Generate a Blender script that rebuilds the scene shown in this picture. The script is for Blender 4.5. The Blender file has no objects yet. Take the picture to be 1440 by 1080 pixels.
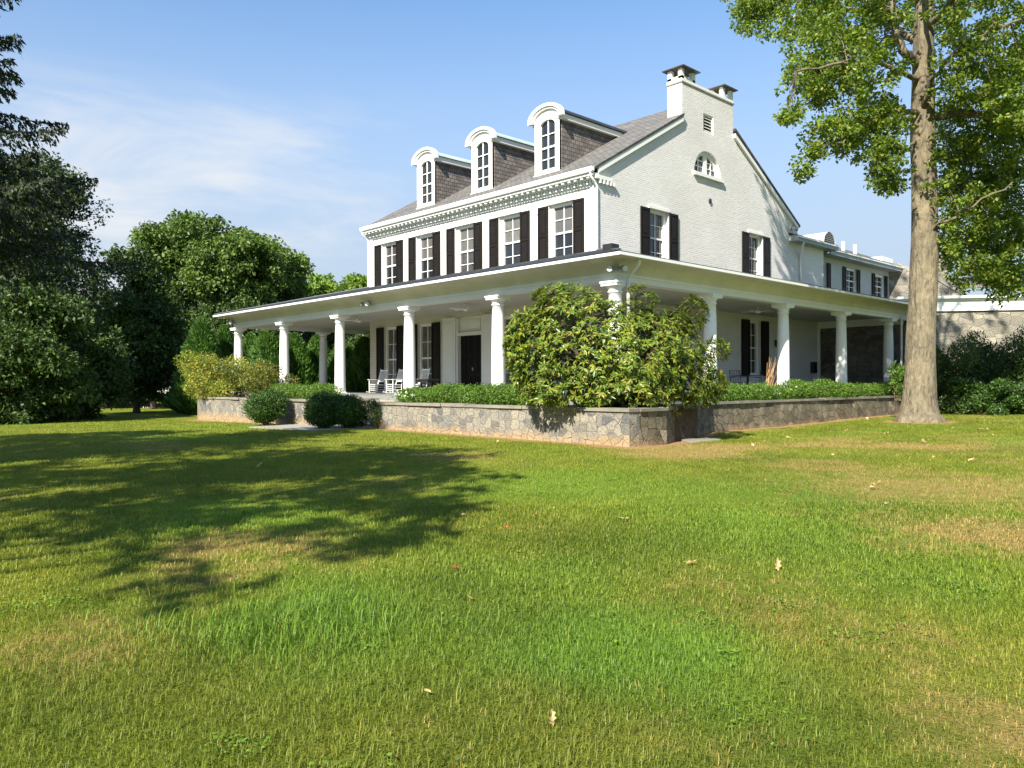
import bpy, math, random
import numpy as np
from mathutils import Vector, Matrix
from mathutils.geometry import tessellate_polygon

SC = bpy.context.scene
COL = SC.collection
rng = np.random.default_rng(7)
random.seed(7)

# ------------------------------------------------------------------ camera
CAM = np.array([-21.839, -18.568, 0.4538])
CR = np.array([0.7270061, -0.6866228, -0.003338])
CU = np.array([0.0031296, -0.0015478, 0.9999939])
CF = np.array([0.6866238, 0.7270122, -0.0010236])
FPX = 1104.05
cam = bpy.data.cameras.new('camera')
cam.sensor_fit = 'HORIZONTAL'; cam.sensor_width = 36.0
cam.lens = FPX / 1440 * 36; cam.clip_start = 0.05; cam.clip_end = 3000
cam_o = bpy.data.objects.new('camera', cam); COL.objects.link(cam_o)
cam_o.matrix_world = Matrix(((CR[0], CU[0], -CF[0], CAM[0]), (CR[1], CU[1], -CF[1], CAM[1]),
                             (CR[2], CU[2], -CF[2], CAM[2]), (0, 0, 0, 1)))
SC.camera = cam_o

# ------------------------------------------------------------------ light, sky, exposure
SUN = Vector((-1.0, -0.33, 0.86)).normalized()
SUN_EL = math.asin(SUN.z)
SUN_AZ = math.atan2(SUN.x, SUN.y)          # clockwise from +Y
SKY_STRENGTH = 0.082
SUN_STRENGTH = 5.0
EXPOSURE = 1.2
world = bpy.data.worlds.new('World'); SC.world = world; world.use_nodes = True
wn = world.node_tree; wn.nodes.clear()
def N(nt, t, **kw):
    n = nt.nodes.new(t)
    for k, v in kw.items():
        if k == 'inp':
            for a, b in v.items(): n.inputs[a].default_value = b
        else: setattr(n, k, v)
    return n
wo = N(wn, 'ShaderNodeOutputWorld'); bg = N(wn, 'ShaderNodeBackground', inp={'Strength': SKY_STRENGTH})
sky = N(wn, 'ShaderNodeTexSky', sky_type='NISHITA', sun_disc=False, sun_elevation=SUN_EL, sun_rotation=SUN_AZ,
        air_density=1.0, dust_density=0.5, ozone_density=3.0, altitude=60)
tc = N(wn, 'ShaderNodeTexCoord')
mp = N(wn, 'ShaderNodeMapping'); mp.inputs['Scale'].default_value = (1.0, 1.0, 4.2)
wn.links.new(tc.outputs['Generated'], mp.inputs['Vector'])
cn = N(wn, 'ShaderNodeTexNoise', inp={'Scale': 2.3, 'Detail': 9.0, 'Roughness': 0.58, 'Distortion': 0.5})
wn.links.new(mp.outputs[0], cn.inputs['Vector'])
cr = N(wn, 'ShaderNodeMapRange', inp={'From Min': 0.40, 'From Max': 0.68}); cr.interpolation_type = 'SMOOTHSTEP'
wn.links.new(cn.outputs['Fac'], cr.inputs['Value'])
# a low bank of thin cloud, in one quarter of the sky
def wdot(v, lo, hi):
    d = N(wn, 'ShaderNodeVectorMath', operation='DOT_PRODUCT'); d.inputs[1].default_value = v
    wn.links.new(tc.outputs['Generated'], d.inputs[0])
    m = N(wn, 'ShaderNodeMapRange', inp={'From Min': lo, 'From Max': hi}); m.interpolation_type = 'SMOOTHSTEP'
    wn.links.new(d.outputs['Value'], m.inputs['Value']); return m
def wmul(a, b):
    m = N(wn, 'ShaderNodeMath', operation='MULTIPLY')
    wn.links.new(a, m.inputs[0])
    if hasattr(b, 'links'): wn.links.new(b, m.inputs[1])
    else: m.inputs[1].default_value = b
    return m.outputs[0]
bank = Vector(CF + CR * (250 - 720) / FPX + CU * (540 - 300) / FPX).normalized()
m1 = wdot(bank, 0.90, 0.99)
f = wmul(m1.outputs[0], cr.outputs[0])
el = wdot((0, 0, -1), -0.36, -0.26); f = wmul(wmul(f, el.outputs[0]), 1.0)
add = N(wn, 'ShaderNodeMath', operation='ADD', use_clamp=True)
hz = wdot((0, 0, -1), -0.52, -0.10)
add.inputs[0].default_value = 0.0; wn.links.new(wmul(hz.outputs[0], 0.92), add.inputs[1])
cloud = N(wn, 'ShaderNodeMix', data_type='RGBA'); cloud.inputs['B'].default_value = (4.6, 4.75, 4.95, 1); wn.links.new(f, cloud.inputs['Factor'])
mixc = N(wn, 'ShaderNodeMix', data_type='RGBA'); mixc.inputs['B'].default_value = (2.95, 3.45, 4.15, 1)
wn.links.new(add.outputs[0], mixc.inputs['Factor'])
tint = N(wn, 'ShaderNodeMix', data_type='RGBA', blend_type='MULTIPLY'); tint.inputs['Factor'].default_value = 1.0
tint.inputs['B'].default_value = (1.0, 1.20, 1.28, 1)      # a clear, saturated summer blue
wn.links.new(sky.outputs[0], tint.inputs['A']); wn.links.new(tint.outputs['Result'], mixc.inputs['A']); wn.links.new(mixc.outputs['Result'], cloud.inputs['A']); wn.links.new(cloud.outputs['Result'], bg.inputs['Color'])
wn.links.new(bg.outputs[0], wo.inputs['Surface'])
sl = bpy.data.lights.new('sun', 'SUN'); sl.energy = SUN_STRENGTH; sl.angle = math.radians(0.55); sl.color = (1.0, 0.93, 0.80)
so = bpy.data.objects.new('sun', sl); COL.objects.link(so); so.rotation_euler = SUN.to_track_quat('Z', 'Y').to_euler()
so.location = (-30, -20, 30)
SC.view_settings.view_transform = 'Standard'; SC.view_settings.look = 'None'
SC.view_settings.exposure = EXPOSURE; SC.view_settings.gamma = 1.0
SC.cycles.max_bounces = 6; SC.cycles.diffuse_bounces = 3; SC.cycles.glossy_bounces = 3
SC.cycles.transmission_bounces = 4; SC.cycles.transparent_max_bounces = 6

# ------------------------------------------------------------------ helpers
def tag(o, label=None, cat=None, group=None, kind=None):
    if label: o['label'] = label
    if cat: o['category'] = cat
    if group: o['group'] = group
    if kind: o['kind'] = kind
    return o
def empty(name, loc=(0, 0, 0), rz=0.0):
    o = bpy.data.objects.new(name, None); COL.objects.link(o); o.location = loc; o.rotation_euler = (0, 0, rz)
    o.empty_display_size = 0.2
    return o
def thing(name, label, cat, loc=(0, 0, 0), rz=0.0, group=None):
    return tag(empty(name, loc, rz), label, cat, group)
def link(name, me, mat, parent=None):
    if mat is not None: me.materials.append(mat)
    o = bpy.data.objects.new(name, me); COL.objects.link(o)
    if parent is not None: o.parent = parent
    return o
def tri_mesh(name, V, T, mat, parent=None, smooth=False, attr=None):
    V = np.ascontiguousarray(V, dtype=np.float32); T = np.ascontiguousarray(T, dtype=np.int32)
    me = bpy.data.meshes.new(name); k = T.shape[1]
    me.vertices.add(len(V)); me.vertices.foreach_set('co', V.ravel())
    me.loops.add(T.size); me.loops.foreach_set('vertex_index', T.ravel())
    me.polygons.add(len(T)); me.polygons.foreach_set('loop_start', np.arange(0, T.size, k, dtype=np.int32))
    try: me.polygons.foreach_set('loop_total', np.full(len(T), k, dtype=np.int32))
    except Exception: pass
    if smooth: me.polygons.foreach_set('use_smooth', np.ones(len(T), dtype=bool))
    me.update(calc_edges=True)
    if attr is not None:
        a = me.attributes.new('patch', 'FLOAT_COLOR', 'POINT')
        a.data.foreach_set('color', np.ascontiguousarray(attr, dtype=np.float32).ravel())
    return link(name, me, mat, parent)
class MB:
    """boxes, prisms, tubes and lathes gathered into one mesh; M maps (u, z, d) to a point"""
    def __init__(s, M=None): s.V = []; s.F = []; s.M = M or (lambda a, b, c: (a, b, c)); s.sm = []
    def add(s, vs, fs, smooth=False):
        o = len(s.V); s.V += [tuple(v) for v in vs]; s.F += [tuple(i + o for i in f) for f in fs]; s.sm += [smooth] * len(fs)
    def box(s, a0, a1, b0, b1, c0, c1):
        P = [(a, b, c) for c in (c0, c1) for b in (b0, b1) for a in (a0, a1)]
        s.add([s.M(*p) for p in P], [(0, 1, 3, 2), (4, 6, 7, 5), (0, 4, 5, 1), (2, 3, 7, 6), (0, 2, 6, 4), (1, 5, 7, 3)])
        return s
    def prism(s, poly, c0, c1):
        n = len(poly)
        s.add([s.M(a, b, c0) for a, b in poly] + [s.M(a, b, c1) for a, b in poly],
              [tuple(range(n)), tuple(range(2 * n - 1, n - 1, -1))] + [(i, (i + 1) % n, n + (i + 1) % n, n + i) for i in range(n)])
        return s
    def hexa(s, p):      # eight corners: bottom 4 then top 4
        s.add(p, [(0, 1, 2, 3), (7, 6, 5, 4), (0, 4, 5, 1), (1, 5, 6, 2), (2, 6, 7, 3), (3, 7, 4, 0)]); return s
    def tube(s, pts, rad, n=8, cap=True):
        pts = [Vector(p) for p in pts]; m = len(pts)
        if not hasattr(rad, '__len__'): rad = [rad] * m
        vs = []; fs = []
        for i, p in enumerate(pts):
            d = (pts[min(i + 1, m - 1)] - pts[max(i - 1, 0)]).normalized()
            if i == 0:
                a = d.cross(Vector((1, 0, 0)) if abs(d.x) < .8 else Vector((0, 1, 0)))
            else: a = a - d * a.dot(d)          # carry the frame along the tube
            a.normalize(); b = d.cross(a)
            for k in range(n):
                t = 2 * math.pi * k / n; vs.append(p + (a * math.cos(t) + b * math.sin(t)) * rad[i])
        for i in range(m - 1):
            for k in range(n):
                fs.append((i * n + k, i * n + (k + 1) % n, (i + 1) * n + (k + 1) % n, (i + 1) * n + k))
        s.add(vs, fs, True)
        if cap: s.add([vs[k] for k in range(n)], [tuple(range(n))]); s.add(vs[-n:], [tuple(range(n))])
        return s
    def lathe(s, prof, cx, cy, n=20):
        vs = []; fs = []
        for r, z in prof:
            for k in range(n):
                t = 2 * math.pi * k / n; vs.append((cx + r * math.cos(t), cy + r * math.sin(t), z))
        for i in range(len(prof) - 1):
            for k in range(n): fs.append((i * n + k, i * n + (k + 1) % n, (i + 1) * n + (k + 1) % n, (i + 1) * n + k))
        s.add(vs, fs, True); s.add(vs[:n], [tuple(range(n))]); s.add(vs[-n:], [tuple(range(n))]); return s
    def build(s, name, mat, parent=None, bevel=0.0):
        me = bpy.data.meshes.new(name); me.from_pydata(s.V, [], s.F)
        me.polygons.foreach_set('use_smooth', np.array(s.sm, dtype=bool)); me.update()
        o = link(name, me, mat, parent)
        if bevel:
            b = o.modifiers.new('bevel', 'BEVEL'); b.width = bevel; b.segments = 2; b.limit_method = 'ANGLE'
        return o
def wall(name, outer, holes, M, depth, mat, parent):
    """a wall face with real openings and their reveals; outline and holes in (u, z)"""
    loops = [outer] + holes
    tris = tessellate_polygon([[Vector((a, b, 0)) for a, b in l] for l in loops])
    flat = [p for l in loops for p in l]
    m = MB(M); m.add([M(a, b, 0) for a, b in flat], tris)
    for l in holes:
        n = len(l)
        m.add([M(a, b, 0) for a, b in l] + [M(a, b, -depth) for a, b in l], [(i, (i + 1) % n, n + (i + 1) % n, n + i) for i in range(n)])
    return m.build(name, mat, parent)
def rect(u0, u1, z0, z1): return [(u0, z0), (u1, z0), (u1, z1), (u0, z1)]
def copy_tree(o, parent=None):
    c = o.copy(); COL.objects.link(c); c.parent = parent
    for ch in o.children: copy_tree(ch, c)
    return c
def at(u, t, z=None):
    p = CAM + t * (CF + CR * (u - 720) / FPX)
    return np.array([p[0], p[1], ground(p[0], p[1]) if z is None else z])
def hgt(y, t): return CAM[2] + t * (540 - y) / FPX

# ------------------------------------------------------------------ materials
def mat(name):
    m = bpy.data.materials.new(name); m.use_nodes = True; nt = m.node_tree
    b = nt.nodes['Principled BSDF']; return m, nt, b
def noise(nt, scale, detail=4, rough=0.55, vec=None, dist=0.0):
    n = N(nt, 'ShaderNodeTexNoise', inp={'Scale': scale, 'Detail': detail, 'Roughness': rough, 'Distortion': dist})
    if vec is not None: nt.links.new(vec, n.inputs['Vector'])
    return n
def ramp(nt, fac, stops):
    r = N(nt, 'ShaderNodeValToRGB'); e = r.color_ramp.elements
    while len(e) < len(stops): e.new(0.5)
    for i, (p, c) in enumerate(stops): e[i].position = p; e[i].color = (*c, 1) if len(c) == 3 else c
    nt.links.new(fac, r.inputs[0]); return r
def mixrgb(nt, fac, a, b, blend='MIX'):
    m = N(nt, 'ShaderNodeMix', data_type='RGBA', blend_type=blend)
    for key, v in (('Factor', fac), ('A', a), ('B', b)):
        if hasattr(v, 'links'): nt.links.new(v, m.inputs[key])
        elif key == 'Factor': m.inputs[key].default_value = v
        else: m.inputs[key].default_value = (*v, 1)
    return m.outputs['Result']
def bump(nt, b, h, strength, dist, prev=None):
    n = N(nt, 'ShaderNodeBump', inp={'Strength': strength, 'Distance': dist}); nt.links.new(h, n.inputs['Height'])
    if prev is not None: nt.links.new(prev, n.inputs['Normal'])
    nt.links.new(n.outputs[0], b.inputs['Normal']); return n.outputs[0]
def objco(nt): return N(nt, 'ShaderNodeTexCoord').outputs['Object']
def mapr(nt, v, a, b, c=0.0, d=1.0, smooth=True):
    m = N(nt, 'ShaderNodeMapRange', inp={'From Min': a, 'From Max': b, 'To Min': c, 'To Max': d})
    if smooth: m.interpolation_type = 'SMOOTHSTEP'
    nt.links.new(v, m.inputs['Value']); return m.outputs[0]
def math2(nt, op, a, b):
    m = N(nt, 'ShaderNodeMath', operation=op)
    for i, v in enumerate((a, b)):
        if hasattr(v, 'links'): nt.links.new(v, m.inputs[i])
        else: m.inputs[i].default_value = v
    return m.outputs[0]
def swz(nt, order):
    s = N(nt, 'ShaderNodeSeparateXYZ'); nt.links.new(objco(nt), s.inputs[0])
    c = N(nt, 'ShaderNodeCombineXYZ')
    if order == 'auto':     # run the courses along whichever way the wall faces
        sn = N(nt, 'ShaderNodeSeparateXYZ'); nt.links.new(N(nt, 'ShaderNodeTexCoord').outputs['Normal'], sn.inputs[0])
        k = math2(nt, 'GREATER_THAN', math2(nt, 'ABSOLUTE', sn.outputs[0], 0.0), 0.6)
        mx = N(nt, 'ShaderNodeMix', data_type='FLOAT'); nt.links.new(k, mx.inputs['Factor']); nt.links.new(s.outputs[0], mx.inputs['A']); nt.links.new(s.outputs[1], mx.inputs['B'])
        nt.links.new(mx.outputs['Result'], c.inputs[0]); nt.links.new(s.outputs[2], c.inputs[1])
        return c.outputs[0], s
    for i, k in enumerate(order):
        if k is not None: nt.links.new(s.outputs[k], c.inputs[i])
    return c.outputs[0], s

def m_paint(name, col, rough=0.5, var=0.08, scale=3.0, bmp=0.0, spec=0.5):
    m, nt, b = mat(name); co = objco(nt); b.inputs['Specular IOR Level'].default_value = spec
    n = noise(nt, scale, 6, 0.6, co)
    r = ramp(nt, n.outputs['Fac'], [(0.3, tuple(c * (1 - var) for c in col)), (0.7, tuple(min(1, c * (1 + var * 0.4)) for c in col))])
    nt.links.new(r.outputs[0], b.inputs['Base Color']); b.inputs['Roughness'].default_value = rough
    if bmp: bump(nt, b, noise(nt, 40, 3, 0.6, co).outputs['Fac'], bmp, 0.01)
    return m
def m_brick(name, order, col, strength, rough_col=0.06):
    m, nt, b = mat(name); v, s = swz(nt, order)
    br = N(nt, 'ShaderNodeTexBrick', inp={'Scale': 1.0, 'Mortar Size': 0.011, 'Mortar Smooth': 0.35, 'Brick Width': 0.215, 'Row Height': 0.076, 'Bias': 0.0})
    br.inputs['Color1'].default_value = (*[c for c in col], 1); br.inputs['Color2'].default_value = (*[c * (1 - rough_col) for c in col], 1)
    br.inputs['Mortar'].default_value = (*[c * 0.74 for c in col], 1)
    nw = noise(nt, 9, 3, 0.5, v)
    vv = N(nt, 'ShaderNodeVectorMath', operation='ADD'); sc_ = N(nt, 'ShaderNodeVectorMath', operation='SCALE'); sc_.inputs['Scale'].default_value = 0.012
    nt.links.new(nw.outputs['Color'], sc_.inputs[0]); nt.links.new(v, vv.inputs[0]); nt.links.new(sc_.outputs[0], vv.inputs[1])
    nt.links.new(vv.outputs[0], br.inputs['Vector'])
    big = noise(nt, 0.5, 6, 0.6, v)
    stain = ramp(nt, big.outputs['Fac'], [(0.35, (0.9, 0.9, 0.88)), (0.65, (1, 1, 1))])
    nt.links.new(mixrgb(nt, 1.0, br.outputs['Color'], stain.outputs[0], 'MULTIPLY'), b.inputs['Base Color'])
    b.inputs['Roughness'].default_value = 0.55
    inv = math2(nt, 'SUBTRACT', 1.0, br.outputs['Fac'])
    # each brick stands a little differently: faces of the rows vary
    rowv = N(nt, 'ShaderNodeTexBrick', inp={'Scale': 1.0, 'Mortar Size': 0.0, 'Brick Width': 0.215, 'Row Height': 0.076})
    rowv.inputs['Color1'].default_value = (0, 0, 0, 1); rowv.inputs['Color2'].default_value = (1, 1, 1, 1)
    nt.links.new(vv.outputs[0], rowv.inputs['Vector'])
    h = math2(nt, 'ADD', inv, math2(nt, 'MULTIPLY', rowv.outputs['Color'], 0.5))
    h = math2(nt, 'ADD', h, math2(nt, 'MULTIPLY', noise(nt, 55, 3, 0.6, v).outputs['Fac'], 0.6))
    bump(nt, b, h, strength, 0.018)
    return m
def m_shingle(name, order, c1, c2, w, h, scale_noise=2.0):
    m, nt, b = mat(name); v, s = swz(nt, order)
    br = N(nt, 'ShaderNodeTexBrick', inp={'Scale': 1.0, 'Mortar Size': 0.010, 'Mortar Smooth': 0.2, 'Brick Width': w, 'Row Height': h})
    br.inputs['Color1'].default_value = (*c1, 1); br.inputs['Color2'].default_value = (*c2, 1)
    br.inputs['Mortar'].default_value = (*[c * 0.35 for c in c1], 1); nt.links.new(v, br.inputs['Vector'])
    n = noise(nt, scale_noise, 7, 0.65, v); r = ramp(nt, n.outputs['Fac'], [(0.3, (0.7, 0.7, 0.7)), (0.7, (1.15, 1.12, 1.1))])
    nt.links.new(mixrgb(nt, 1.0, br.outputs['Color'], r.outputs[0], 'MULTIPLY'), b.inputs['Base Color'])
    b.inputs['Roughness'].default_value = 0.85
    # saw-tooth courses: each row is thicker at its lower edge
    fr = math2(nt, 'FRACT', math2(nt, 'DIVIDE', _y(nt, v), h), 0.0)
    hh = math2(nt, 'SUBTRACT', math2(nt, 'SUBTRACT', 1.0, fr), math2(nt, 'MULTIPLY', br.outputs['Fac'], 0.8))
    bump(nt, b, hh, 1.0, 0.035)
    return m
def _y(nt, v):
    s = N(nt, 'ShaderNodeSeparateXYZ'); nt.links.new(v, s.inputs[0]); return s.outputs[1]
def m_stone(name, order, cols, mortar, scale, soil=None, stretch=(1, 1.25), dark=1.0, edge=0.05, moss=0.0, rnd=0.85, stain=.6):
    m, nt, b = mat(name); v, s = swz(nt, order)
    mp_ = N(nt, 'ShaderNodeMapping'); mp_.inputs['Scale'].default_value = (scale * stretch[0], scale * stretch[1], 1)
    nw = noise(nt, 3.5, 3, 0.5, v); sc_ = N(nt, 'ShaderNodeVectorMath', operation='SCALE'); sc_.inputs['Scale'].default_value = 0.10
    nt.links.new(nw.outputs['Color'], sc_.inputs[0]); ad = N(nt, 'ShaderNodeVectorMath', operation='ADD')
    nt.links.new(v, ad.inputs[0]); nt.links.new(sc_.outputs[0], ad.inputs[1]); nt.links.new(ad.outputs[0], mp_.inputs[0])
    vo = N(nt, 'ShaderNodeTexVoronoi', voronoi_dimensions='2D', feature='F1', distance='MINKOWSKI', inp={'Scale': 1.0, 'Randomness': rnd, 'Exponent': 3.0})
    vf = N(nt, 'ShaderNodeTexVoronoi', voronoi_dimensions='2D', feature='F2', distance='MINKOWSKI', inp={'Scale': 1.0, 'Randomness': rnd, 'Exponent': 3.0})
    nt.links.new(mp_.outputs[0], vo.inputs['Vector']); nt.links.new(mp_.outputs[0], vf.inputs['Vector'])
    gap = math2(nt, 'SUBTRACT', vf.outputs['Distance'], vo.outputs['Distance'])
    joint = mapr(nt, gap, edge * 0.4, edge * 1.6)
    rc = N(nt, 'ShaderNodeSeparateColor'); nt.links.new(vo.outputs['Color'], rc.inputs[0])
    r = ramp(nt, rc.outputs[0], [(i / max(1, len(cols) - 1), tuple(c * dark for c in cc)) for i, cc in enumerate(cols)])
    r.color_ramp.interpolation = 'LINEAR'
    fine = noise(nt, 14, 8, 0.7, v); fr_ = ramp(nt, fine.outputs['Fac'], [(0.28, (0.45, 0.45, 0.45)), (0.72, (1.3, 1.28, 1.22))])
    c = mixrgb(nt, 1.0, r.outputs[0], fr_.outputs[0], 'MULTIPLY')
    mort = mixrgb(nt, 1.0, mortar, ramp(nt, fine.outputs['Fac'], [(0.3, (0.7, 0.7, 0.68)), (0.7, (1.1, 1.1, 1.08))]).outputs[0], 'MULTIPLY')
    c = mixrgb(nt, joint, mort, c)
    # weather stains of their own shape
    st = noise(nt, 1.1, 6, 0.65, v); c = mixrgb(nt, mapr(nt, st.outputs['Fac'], 0.42, 0.72, 0.0, stain), c, (0.30 * dark, 0.255 * dark, 0.18 * dark))
    if moss: c = mixrgb(nt, mapr(nt, noise(nt, 1.7, 6, 0.7, v).outputs['Fac'], 0.5, 0.7, 0, moss), c, (0.09, 0.085, 0.045))
    if soil is not None:   # splashed soil along the foot
        z = math2(nt, 'ADD', s.outputs[2], math2(nt, 'MULTIPLY', math2(nt, 'SUBTRACT', noise(nt, 1.6, 5, 0.6, v).outputs['Fac'], 0.5), 0.75))
        c = mixrgb(nt, mapr(nt, z, soil, soil + 0.30, 0.7, 0.0), c, (0.40, 0.27, 0.13))
    nt.links.new(c, b.inputs['Base Color']); b.inputs['Roughness'].default_value = 0.9
    h = math2(nt, 'ADD', math2(nt, 'MULTIPLY', joint, 1.0), math2(nt, 'MULTIPLY', fine.outputs['Fac'], 0.9))
    bump(nt, b, h, 1.0, 0.05)
    return m
def m_leaf(name, cols, trans=0.28, rough=0.45, nscale=0.6, tint=0.3):
    m, nt, b = mat(name)
    g = N(nt, 'ShaderNodeNewGeometry')
    r = ramp(nt, g.outputs['Random Per Island'], [(i / max(1, len(cols) - 1), c) for i, c in enumerate(cols)])
    n = noise(nt, nscale, 3, 0.5, g.outputs['Position'])
    c = mixrgb(nt, 1.0, r.outputs[0], ramp(nt, n.outputs['Fac'], [(0.3, (1 - tint, 1 - tint * 0.8, 1 - tint)), (0.7, (1 + tint, 1 + tint, 1 + tint * 0.3))]).outputs[0], 'MULTIPLY')
    nt.links.new(c, b.inputs['Base Color']); b.inputs['Roughness'].default_value = rough
    b.inputs['Specular IOR Level'].default_value = 0.35
    if trans:
        t = N(nt, 'ShaderNodeBsdfTranslucent'); nt.links.new(mixrgb(nt, 1.0, c, (1.25, 1.35, 0.55), 'MULTIPLY'), t.inputs['Color'])
        mx = N(nt, 'ShaderNodeMixShader', inp={0: trans}); out = nt.nodes['Material Output']
        nt.links.new(b.outputs[0], mx.inputs[1]); nt.links.new(t.outputs[0], mx.inputs[2]); nt.links.new(mx.outputs[0], out.inputs['Surface'])
    return m
def m_bark(name, c1, c2, scale=6, strength=0.8, blotch=None):
    m, nt, b = mat(name); co = objco(nt)
    mp_ = N(nt, 'ShaderNodeMapping'); mp_.inputs['Scale'].default_value = (scale, scale, scale * 0.3); nt.links.new(co, mp_.inputs[0])
    n = noise(nt, 1.6, 8, 0.7, mp_.outputs[0], 0.4)
    r = ramp(nt, n.outputs['Fac'], [(0.32, c1), (0.62, c2)])
    c = r.outputs[0]
    dk_ = noise(nt, 2.3, 6, 0.7, co, 0.8); c = mixrgb(nt, mapr(nt, dk_.outputs['Fac'], 0.56, 0.66, 0, 0.55), c, tuple(v * .7 for v in c1))
    if blotch: c = mixrgb(nt, mapr(nt, noise(nt, 1.1, 5, 0.6, co).outputs['Fac'], 0.48, 0.66, 0, 0.75), c, blotch)
    nt.links.new(c, b.inputs['Base Color']); b.inputs['Roughness'].default_value = 0.9
    vo = N(nt, 'ShaderNodeTexVoronoi', inp={'Scale': 2.2}); nt.links.new(mp_.outputs[0], vo.inputs['Vector'])
    bump(nt, b, math2(nt, 'ADD', math2(nt, 'MULTIPLY', n.outputs['Fac'], 1.6), math2(nt, 'MULTIPLY', vo.outputs['Distance'], .35)), strength, 0.06)
    return m
def m_glass(name, col, var=0.5, rough=0.04, scale=1.2):
    m, nt, b = mat(name); co = objco(nt); n = noise(nt, scale, 4, 0.6, co)
    r = ramp(nt, n.outputs['Fac'], [(0.35, tuple(c * (1 - var) for c in col)), (0.7, col)])
    nt.links.new(r.outputs[0], b.inputs['Base Color']); b.inputs['Roughness'].default_value = rough
    b.inputs['Specular IOR Level'].default_value = 0.7
    bump(nt, b, noise(nt, 2.6, 2, 0.5, co).outputs['Fac'], 0.12, 0.06)
    return m

MT = {}
MT['white'] = m_paint('white_paint', (0.80, 0.80, 0.78), 0.45, 0.06, 1.2)
MT['trim'] = m_paint('white_trim', (0.80, 0.80, 0.78), 0.4, 0.05, 2.0)
MT['column'] = m_paint('column_paint', (0.80, 0.80, 0.79), 0.4, 0.05, 1.5)
MT['cove'] = m_paint('cove_lawn_bounce_tint', (0.60, 0.58, 0.45), 0.6, 0.12, 1.5)  # yellow-green light bounced off the lawn, put into the soffit colour
MT['beam'] = m_paint('beam_paint', (0.72, 0.72, 0.69), 0.5, 0.06, 1.5)
MT['wing_shade'] = m_paint('wing_wall_shade_tint', (0.46, 0.48, 0.50), 0.6, 0.08, 1.5)  # bluish shade under the eaves, painted into the wing wall colour
MT['wing_trim_shade'] = m_paint('wing_trim_shade_tint', (0.30, 0.34, 0.36), 0.5, 0.1, 1.5)  # shadowed teal of the wing fascia, painted into its colour
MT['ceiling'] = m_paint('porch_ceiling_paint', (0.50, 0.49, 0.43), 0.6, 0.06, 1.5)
MT['brick_front'] = m_brick('painted_brick_front', 'auto', (0.80, 0.80, 0.78), 0.25)
MT['brick_cream_shade'] = m_brick('painted_brick_cream_shade', 'auto', (0.64, 0.60, 0.50), 0.25)  # creamier lower storey, darkened further to paint in the porch shade
MT['brick_side'] = m_brick('painted_brick_side', 'auto', (0.845, 0.825, 0.82), 0.7, 0.08)
MT['roof'] = m_shingle('roof_shingles', (1, 0, None), (0.12, 0.115, 0.11), (0.20, 0.19, 0.175), 0.30, 0.14)
MT['cheek'] = m_shingle('dormer_shingles', (0, 2, None), (0.10, 0.088, 0.082), (0.185, 0.165, 0.155), 0.24, 0.17)
MT['metalroof'] = m_paint('porch_roof_metal', (0.035, 0.04, 0.045), 0.45, 0.3, 2.0)
MT['copper'] = m_paint('weathered_copper', (0.40, 0.50, 0.45), 0.6, 0.2, 2.0)
MT['shutter'] = m_paint('black_shutter_paint', (0.014, 0.011, 0.0095), 0.5, 0.25, 3.0, 0.0, 0.18)
MT['door'] = m_paint('black_door_paint', (0.009, 0.007, 0.007), 0.5, 0.2, 3.0, 0.0, 0.12)
MT['pane'] = m_glass('window_pane', (0.022, 0.026, 0.03))
MT['shade'] = m_glass('shaded_pane', (0.115, 0.11, 0.105), 0.2, 0.05)
MT['shade2'] = m_glass('half_shaded_pane', (0.075, 0.07, 0.068), 0.6, 0.05, 2.0)
MT['curtain'] = m_glass('curtained_pane', (0.17, 0.165, 0.145), 0.45, 0.05, 2.2)
MT['dark'] = m_paint('dark_metal', (0.02, 0.02, 0.022), 0.4, 0.2, 5)
MT['cap'] = m_paint('chimney_cap_metal', (0.07, 0.055, 0.05), 0.5, 0.3, 5)
MT['louver'] = m_paint('louver_grey', (0.10, 0.10, 0.10), 0.6, 0.2, 5)
MT['stone_front'] = m_stone('wall_stone_front', 'auto', [(0.13, 0.128, 0.125), (0.31, 0.285, 0.235), (0.20, 0.195, 0.185), (0.36, 0.33, 0.27), (0.12, 0.122, 0.128), (0.27, 0.255, 0.225)], (0.37, 0.335, 0.265), 3.9, -0.98, edge=0.055)
MT['stone_side'] = m_stone('wall_stone_side', 'auto', [(0.085, 0.070, 0.045), (0.23, 0.195, 0.13), (0.12, 0.10, 0.068), (0.37, 0.32, 0.23)], (0.10, 0.08, 0.05), 3.2, -1.12, moss=0.8, edge=0.05)
MT['stone_dark'] = m_stone('dark_fieldstone', 'auto', [(0.09, 0.08, 0.075), (0.20, 0.18, 0.165), (0.13, 0.12, 0.115)], (0.09, 0.08, 0.075), 2.3, stretch=(0.7, 1.7))
MT['stone_bldg'] = m_stone('building_fieldstone', 'auto', [(0.13, 0.12, 0.105), (0.40, 0.365, 0.30), (0.20, 0.185, 0.16), (0.33, 0.30, 0.25)], (0.30, 0.275, 0.23), 1.9, stretch=(0.8, 1.5), edge=0.07, stain=.25)
MT['coping'] = m_paint('coping_stone', (0.23, 0.21, 0.165), 0.85, 0.35, 2.2, 0.4)
MT['concrete'] = m_paint('concrete', (0.30, 0.275, 0.23), 0.85, 0.25, 2.0, 0.3)
MT['floor'] = m_paint('porch_floor_paint', (0.22, 0.22, 0.21), 0.6, 0.15, 2.0)
MT['mulch'] = m_paint('mulch', (0.075, 0.05, 0.03), 0.95, 0.5, 9.0, 0.9)
MT['chair'] = m_paint('chair_paint', (0.78, 0.78, 0.76), 0.45, 0.05, 4)
MT['galv'] = m_paint('galvanised', (0.30, 0.31, 0.31), 0.4, 0.15, 6)
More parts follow.
